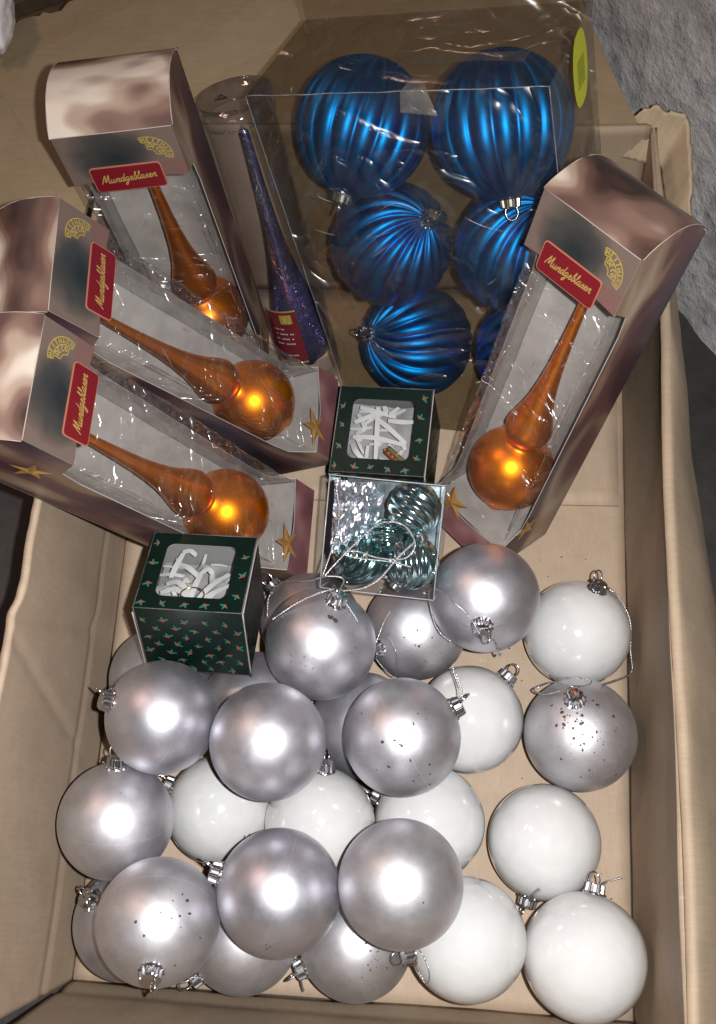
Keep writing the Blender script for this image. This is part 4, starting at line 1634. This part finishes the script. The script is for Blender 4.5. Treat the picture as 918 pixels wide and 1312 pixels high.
ptp.matrix_world = tm
tag(ptp, 'dark purple glittering tree topper standing inside the clear tube', 'tree topper')


# ------------------------------------------------------------------ green holly boxes
def scale_about_cam(t, k):
    return CAMP + (Vector(t) - CAMP) * k


def window_ring(u0, u1, v0, v1, U, V, r=0.0055, k=6):
    """flat frame between the rectangle U x V and a rounded opening; returns verts2d, faces"""
    inner = rrect(u0, u1, v0, v1, r, k)
    n = len(inner)
    outer = []
    cx, cy = U / 2, V / 2
    for i, (a, b) in enumerate(inner):
        c = i // (k + 1)
        j = i % (k + 1)
        # corner points share the box corner; run along the sides at the ends
        ex = [(U, V), (0, V), (0, 0), (U, 0)][c]
        if j == 0:
            outer.append((ex[0], b) if c in (0, 2) else (a, ex[1]))
        elif j == k:
            outer.append((a, ex[1]) if c in (0, 2) else (ex[0], b))
        else:
            outer.append(ex)
    vs = inner + outer
    fs = []
    for i in range(n):
        j = (i + 1) % n
        q = [i, n + i, n + j, j]
        if outer[i] == outer[j]:
            q = [i, n + i, j]
        fs.append(q)
    return vs, fs


def holly_sprig(V, Fc, Ix, to3, a, b, ang, s):
    def leaf(dx, dy, rot, ln):
        pts = []
        n = 10
        for i in range(n):
            q = 2 * math.pi * i / n
            rr = (0.30 if i % 2 else 0.18)
            x, y = math.cos(q) * ln * 0.55 + ln * 0.5, math.sin(q) * ln * rr
            c, s2 = math.cos(rot), math.sin(rot)
            pts.append((dx + x * c - y * s2, dy + x * s2 + y * c))
        return pts
    ca, sa = math.cos(ang), math.sin(ang)
    for rot, ln in ((0.35, 1.0), (1.75, 0.95), (2.95, 0.85)):
        p = leaf(0, 0, rot, ln * s)
        o = len(V)
        V.extend(to3(a + x * ca - y * sa, b + x * sa + y * ca, 0.00025) for x, y in p)
        Fc.append([o + i for i in range(len(p))])
        Ix.append(0)
    for dx, dy in ((0.0, -0.12), (-0.22, 0.05)):
        o = len(V)
        for i in range(7):
            q = 2 * math.pi * i / 7
            x, y = dx * s + math.cos(q) * s * 0.24, dy * s + math.sin(q) * s * 0.24
            V.append(to3(a + x * ca - y * sa, b + x * sa + y * ca, 0.00045))
        Fc.append([o + i for i in range(7)])
        Ix.append(1)


def gift_box(label, t, R, dims, seed):
    U, V_, Z = dims
    bx = thing('gift_box', label, 'box', frame(R, t), 'green holly boxes')
    th = 0.0007
    mats = [M['green'], M['box_inside']]
    faces = {
        'front_panel': ([(0, 0), (U, 0), (U, Z), (0, Z)], lambda a, b, h: (a, -h, b)),
        'back_panel': ([(U, 0), (0, 0), (0, Z), (U, Z)], lambda a, b, h: (a, V_ + h, b)),
        'side_panel': ([(V_, 0), (0, 0), (0, Z), (V_, Z)], lambda a, b, h: (-h, a, b)),
        'side_panel ': ([(0, 0), (V_, 0), (V_, Z), (0, Z)], lambda a, b, h: (U + h, a, b)),
        'bottom_panel': ([(0, 0), (0, V_), (U, V_), (U, 0)], lambda a, b, h: (a, b, -h)),
    }
    for nm, (poly, f3) in faces.items():
        v, f, ix = prism(poly, th, f3)
        mesh_obj(nm.strip(), v, f, mats, bx, ix)
    # top with its window
    wu0, wu1, wv0, wv1 = U * 0.165, U * 0.83, V_ * 0.17, V_ * 0.85
    v2, f2 = window_ring(wu0, wu1, wv0, wv1, U, V_)
    n = len(v2)
    vs = [(a, b, Z) for a, b in v2] + [(a, b, Z - th) for a, b in v2]
    fs = [list(reversed(q)) for q in f2] + [[n + i for i in q] for q in f2]
    m = n // 2
    for i in range(m):
        j = (i + 1) % m
        fs.append([i, j, n + j, n + i])
    top = mesh_obj('top_panel', vs, fs, [M['green'], M['box_inside']], bx, [0] * len(f2) + [1] * (len(f2) + m))
    r_ = rrect(wu0 - 0.002, wu1 + 0.002, wv0 - 0.002, wv1 + 0.002, 0.006)
    mesh_obj('window_film', [(a, b, Z - 0.0012) for a, b in r_], [list(range(len(r_)))], M['film_clear'], top)
    # pale cut edges
    for q in ([(U + 0.0006, 0.0, Z), (U + 0.0006, V_, Z)], [(U + 0.0005, -0.0005, Z), (U + 0.0005, -0.0005, 0)], [(-0.0005, -0.0005, Z - 0.004), (-0.0007, -0.0005, 0)]):
        mesh_obj('card_edge', *tube_mesh([Vector(q[0]).lerp(Vector(q[1]), i / 8) for i in range(9)], 0.0005, 5), M['card'], bx, smooth=True)
    # printed holly
    rd = random.Random(seed)
    V, Fc, Ix = [], [], []
    sp = 0.0135
    for f3, A, B, hole in ((lambda a, b, h: (a, -h, b), U, Z, None), (lambda a, b, h: (U + h, a, b), V_, Z, None), (lambda a, b, h: (-h, a, b), V_, Z, None), (lambda a, b, h: (a, b, Z + h), U, V_, (wu0, wu1, wv0, wv1))):
        row = 0
        b = 0.005
        while b < B - 0.003:
            a = 0.005 + (sp / 2 if row % 2 else 0)
            while a < A - 0.003:
                aa, bb = a + rd.uniform(-.001, .001), b + rd.uniform(-.001, .001)
                if not (hole and hole[0] - 0.004 < aa < hole[1] + 0.004 and hole[2] - 0.004 < bb < hole[3] + 0.004):
                    if 0.004 < aa < A - 0.004 and 0.004 < bb < B - 0.004:
                        holly_sprig(V, Fc, Ix, f3, aa, bb, rd.choice((0, 0.9, -0.9, 3.0, 2.0)) + rd.uniform(-.5, .5), 0.0040 * rd.uniform(.75, 1.0))
                a += sp
            b += sp * 0.62
            row += 1
    mesh_obj('holly_print', V, Fc, [M['leaf'], M['berry']], bx, Ix)
    return bx, (wu0, wu1, wv0, wv1)


def strip(name, pts, wd, side, parent):
    """a flat curled paper strip"""
    P = catmull(pts, 5)
    sd = Vector(side).normalized()
    vs, fs = [], []
    for i, p in enumerate(P):
        t = (P[min(i + 1, len(P) - 1)] - P[max(i - 1, 0)]).normalized()
        c = t.cross(Vector((0, 0, 1)))
        c = (c.normalized() if c.length > 0.05 else sd) * 0.8 + sd * 0.2
        c.normalize()
        tp_ = 0.55 + 0.45 * math.sin(math.pi * (0.15 + 0.8 * i / len(P)))
        vs += [p + c * wd / 2 * tp_, p - c * wd / 2 * tp_]
    for i in range(len(P) - 1):
        fs.append([2 * i, 2 * i + 1, 2 * i + 3, 2 * i + 2])
    o = mesh_obj(name, vs, fs, M['ribbon'], parent, smooth=True)
    return o


RG1 = [[0.9968, 0.0801, -0.0054], [-0.0734, 0.9366, 0.3426], [0.0325, -0.3411, 0.9395]]
tG1 = scale_about_cam((-0.1435, 0.1843, 0.1019), 1.0)
g1, _ = gift_box('dark green holly printed window box resting on the silver baubles', tG1, RG1, (0.0707, 0.0661, 0.067), 3)
RG2 = [[0.9811, 0.1217, -0.1503], [-0.1363, 0.9865, -0.091], [0.1372, 0.1098, 0.9844]]
kG2 = 1.07
tG2 = scale_about_cam((-0.0107, 0.3271, 0.0637), kG2)
g2, _ = gift_box('dark green holly printed window box behind the clear plastic cube', tG2, RG2, (0.0684 * kG2, 0.0676 * kG2, 0.068 * kG2), 8)


def ribbon_fill(label, R, t, U, V_, Z, paths, wd, ring=None, extra=None):
    rb = thing('paper_ribbon', label, 'ribbon', frame(R, t))
    for p in paths:
        strip('strip', [Vector((a * U, b * V_, Z - 0.004 - h)) for a, b, h in p], wd, (0.7, 0.7, 0), rb)
    rq = random.Random(len(paths))
    for _ in range(16):
        a0, b0, an_ = rq.uniform(.2, .8), rq.uniform(.2, .8), rq.uniform(0, 3.1)
        ln_ = rq.uniform(.12, .26)
        strip('strip', [Vector(((a0 + math.cos(an_) * ln_ * q) * U, (b0 + math.sin(an_) * ln_ * q) * V_, Z - 0.010 - 0.004 * rq.random() - 0.003 * q)) for q in (-.5, 0, .5)], wd * rq.uniform(.5, .9), (0.7, 0.7, 0), rb)
    vs, fs = [], []
    nn = 16
    for j in range(nn + 1):
        for i in range(nn + 1):
            u, v = 0.06 + 0.88 * i / nn, 0.06 + 0.88 * j / nn
            vs.append((u * U, v * V_, Z - 0.026 + 0.006 * noise.fractal(Vector((u * 4, v * 4, Z * 50)), 1, 2, 3)))
    for j in range(nn):
        for i in range(nn):
            a = j * (nn + 1) + i
            fs.append([a, a + 1, a + nn + 2, a + nn + 1])
    mesh_obj('tissue', vs, fs, M['tissue'], rb, smooth=True)
    return rb


M['tissue'] = simple('grey_tissue', (0.36, 0.34, 0.34), 0.7)
r1 = ribbon_fill('white paper ribbon curls seen in the holly box on the baubles', RG1, tG1, 0.0707, 0.0661, 0.067, [
    [(.24, .50, .004), (.27, .64, .002), (.31, .80, .001)],
    [(.30, .81, .001), (.37, .83, .001), (.43, .80, .003)],
    [(.30, .66, .002), (.40, .60, .001), (.50, .52, .003)],
    [(.47, .24, .004), (.50, .40, .001), (.53, .56, .001)],
    [(.53, .55, .001), (.58, .60, .001), (.63, .57, .003)],
    [(.52, .20, .004), (.64, .38, .001), (.78, .58, .003)],
    [(.54, .18, .004), (.68, .30, .001), (.82, .44, .003)],
    [(.56, .18, .006), (.70, .20, .003), (.82, .28, .006)],
    [(.18, .30, .004), (.32, .32, .001), (.46, .24, .002)],
    [(.20, .44, .006), (.33, .42, .002), (.46, .30, .003)],
    [(.20, .20, .003), (.34, .19, .001), (.50, .18, .004)],
    [(.42, .46, .006), (.40, .36, .003), (.48, .20, .004)],
], 0.0040)
ringp = [Vector(((.50 + .11 * math.cos(a * math.pi / 12)) * 0.0707, (.24 + .09 * math.sin(a * math.pi / 12)) * 0.0661, 0.067 - 0.003)) for a in range(24)]
mesh_obj('wire_ring', *tube_mesh(ringp, 0.0005, 5, True), M['gold_wire'], r1, smooth=True)
UG2 = 0.0684 * kG2
r2 = ribbon_fill('white paper ribbon strips crossing in the holly box behind the clear cube', RG2, tG2, UG2, 0.0676 * kG2, 0.068 * kG2, [
    [(.42, .80, .002), (.44, .55, .001), (.46, .18, .003)],
    [(.18, .46, .005), (.45, .43, .0005), (.76, .38, .003)],
    [(.38, .70, .003), (.56, .56, .001), (.76, .40, .003)],
    [(.18, .62, .004), (.34, .68, .001), (.42, .76, .002)],
    [(.22, .80, .004), (.40, .74, .001), (.62, .70, .003)],
    [(.48, .82, .003), (.54, .72, .002), (.64, .82, .004)],
    [(.54, .66, .004), (.70, .64, .002), (.82, .66, .004)],
    [(.18, .38, .006), (.24, .28, .003), (.34, .18, .005)],
    [(.20, .74, .007), (.30, .56, .003), (.20, .50, .007)],
], 0.0040)
# small red and gold ornament between the strips
orn = thing('small_ornament', 'small red and gold beaded ornament between white strips in the rear holly box', 'ornament', frame(RG2, tG2))
for q in range(2):
    mesh_obj('band', *tube_mesh([((.54 + .20 * i / 6 + .03 * q) * UG2, (.33 - .17 * i / 6 + .04 * q) * 0.0723, 0.068 * kG2 - 0.012) for i in range(7)], 0.0022, 8), simple('dark_red_%d' % q, (0.22, 0.05, 0.02) if q == 0 else (0.16, 0.13, 0.05), 0.35), orn, smooth=True)
for i in range(5):
    bmv, bmf = tube_mesh([(0, 0, -0.0012), (0, 0, -0.0006), (0, 0, 0.0006), (0, 0, 0.0012)], 0.001, 8, False, [0.0004, 0.0011, 0.0011, 0.0004])
    q = i / 4
    mesh_obj('bead', [v + Vector(((.54 + .18 * q) * UG2, (.33 - .15 * q) * 0.0723, 0.068 * kG2 - 0.0092)) for v in bmv], bmf, M['star_gold'], orn, smooth=True)

# ------------------------------------------------------------------ clear cube with shiny ornaments
kC = 1.03
RC = [[0.984, 0.0915, -0.1529], [-0.1521, 0.8787, -0.4524], [0.093, 0.4685, 0.8786]]
tC = scale_about_cam((-0.016, 0.254, 0.0955), kC)
CU, CV, CZ = 0.0753 * kC, 0.0747 * kC, 0.060 * kC
mC = frame(RC, tC)
cc = thing('clear_cube', 'clear plastic cube of shiny teal ornaments with a silver cord on top', 'box', mC)
for nm, o, a, b in (('top_sheet', (0, 0, CZ), (CU, 0, 0), (0, CV, 0)), ('front_sheet', (0, 0, 0), (CU, 0, 0), (0, 0, CZ)), ('side_sheet', (0, 0, 0), (0, 0, CZ), (0, CV, 0)),
                    ('side_sheet', (CU, 0, 0), (0, CV, 0), (0, 0, CZ)), ('back_sheet', (0, CV, 0), (0, 0, CZ), (CU, 0, 0)), ('bottom_sheet', (0, 0, 0), (0, CV, 0), (CU, 0, 0))):
    film_sheet(nm, o, a, b, 12, 12, 0.0008, M['film_clear'], cc, 3)
cor = [(0, 0), (CU, 0), (CU, CV), (0, CV)]
for i in range(4):
    a, b = cor[i], cor[(i + 1) % 4]
    mesh_obj('folded_edge', *tube_mesh([(a[0], a[1], CZ), ((a[0] + b[0]) / 2, (a[1] + b[1]) / 2, CZ + 0.0004), (b[0], b[1], CZ)], 0.00045, 5), M['edge'], cc, smooth=True)
    mesh_obj('folded_edge', *tube_mesh([(a[0], a[1], CZ), (a[0], a[1], 0)], 0.0004, 5), M['edge'], cc, smooth=True)
# dark tray under the ornaments
v, f, ix = prism([(0.003, 0.003), (CU - 0.003, 0.003), (CU - 0.003, CV - 0.003), (0.003, CV - 0.003)], 0.001, lambda a, b, h: (a, b, 0.004 + h))
mesh_obj('tray', v, f, M['foil_dark'], cc)


def spiral_ball(nf, depth, swirl):
    nu, nv = nf * 8, 40
    vs, fs = [], []
    for j in range(nv + 1):
        th = math.pi * j / nv
        for i in range(nu):
            a = 2 * math.pi * i / nu
            r = 1 - depth * (0.5 - 0.5 * math.cos(nf * a)) * math.sin(th)
            aa = a + swirl * (th - math.pi / 2)
            vs.append((r * math.sin(th) * math.cos(aa), r * math.sin(th) * math.sin(aa), r * math.cos(th)))
    for j in range(nv):
        for i in range(nu):
            i2 = (i + 1) % nu
            fs.append([j * nu + i, (j + 1) * nu + i, (j + 1) * nu + i2, j * nu + i2])
    return vs, fs


sv, sf = spiral_ball(11, 0.13, 0.9)
gv, gf = spiral_ball(6, 0.05, 0.2)
RS = 0.0178
for (u, v_, z), mt, rad, lab, ang in (
        ((0.73, 0.75, 0.66), 'teal', 0.0195, 'pale teal swirled ornament in the far right of the clear cube', (1.3, 0.4, 0.2)),
        ((0.28, 0.27, 0.64), 'teal_dark', 0.0192, 'dark teal swirled ornament in the near left of the clear cube', (0.6, -0.7, 0.3)),
        ((0.76, 0.28, 0.64), 'teal', 0.0190, 'teal ribbed ornament in the near right of the clear cube', (1.35, -0.5, 0.1)),
        ((0.52, 0.50, 0.62), 'teal_dark', 0.0120, 'small dark teal ornament in the middle of the clear cube', (0.9, 0.9, 0.5))):
    t = thing('ribbed_ornament', lab, 'ornament', mC @ Matrix.Translation((u * CU, v_ * CV, CZ - rad - 0.003)), 'ornaments in the clear cube')
    q = Matrix.Rotation(ang[0], 4, 'X') @ Matrix.Rotation(ang[1], 4, 'Y') @ Matrix.Rotation(ang[2], 4, 'Z')
    mm = mesh_obj('ball', [Vector(p) * rad for p in (gv if mt == 'foil' else sv)], gf if mt == 'foil' else sf, M[mt], t, smooth=True)
    mm.matrix_local = q
    c = inst('cap', CAP, t, q @ Matrix.Translation((0, 0, rad * 0.98)) @ Matrix.Scale(0.6, 4))
vs, fs = [], []
nn = 34
for j in range(nn + 1):
    for i in range(nn + 1):
        u, v_ = i / nn, j / nn
        x, y = (0.035 + 0.44 * u * (1 - 0.25 * (1 - v_))) * CU, (0.30 + 0.66 * v_) * CV
        z = CZ - 0.006 - 0.010 * u * u - 0.006 * (1 - v_) + 0.0045 * noise.fractal(Vector((u * 5, v_ * 5, 3)), 1, 2, 4)
        vs.append((x, y, z))
for j in range(nn):
    for i in range(nn):
        a = j * (nn + 1) + i
        fs.append([a, a + 1, a + nn + 2, a + nn + 1])
fo = mesh_obj('foil_sheet', vs, fs, M['foil'], None, smooth=True)
fo.matrix_world = mC
tag(fo, 'crumpled silver foil glittering in the far left of the clear cube', 'foil')
# cord looped over the cube and hanging over its near edge
cp_ = [(0.06, 0.95), (0.12, 0.62), (0.08, 0.34), (0.02, 0.10), (0.10, 0.20), (0.28, 0.42), (0.48, 0.62), (0.68, 0.63), (0.80, 0.48), (0.72, 0.34), (0.50, 0.32), (0.30, 0.36), (0.18, 0.33), (0.30, 0.30), (0.60, 0.30), (0.78, 0.27)]
cord_o = cord('silver_cord', [(a * CU, b * CV, CZ + 0.0016 + 0.0012 * (i % 3)) for i, (a, b) in enumerate(cp_)], 0.0006, M['cord'], None)
cord_o.matrix_world = mC
tag(cord_o, 'silver cord looped over the top of the clear cube', 'cord')
c2 = cord('silver_cord', [(0.80 * CU, 0.50 * CV, CZ + 0.004), (0.66 * CU, 0.34 * CV, CZ + 0.003), (0.52 * CU, 0.14 * CV, CZ + 0.002), (0.38 * CU, 0.04 * CV, CZ + 0.002), (0.22 * CU, 0.0, CZ + 0.002), (0.10 * CU, -0.03 * CV, CZ - 0.002), (-0.04 * CU, -0.08 * CV, CZ - 0.006)], 0.0008, M['cord'], None)
c2.matrix_world = mC
tag(c2, 'silver cord hanging over the near edge of the clear cube', 'cord')
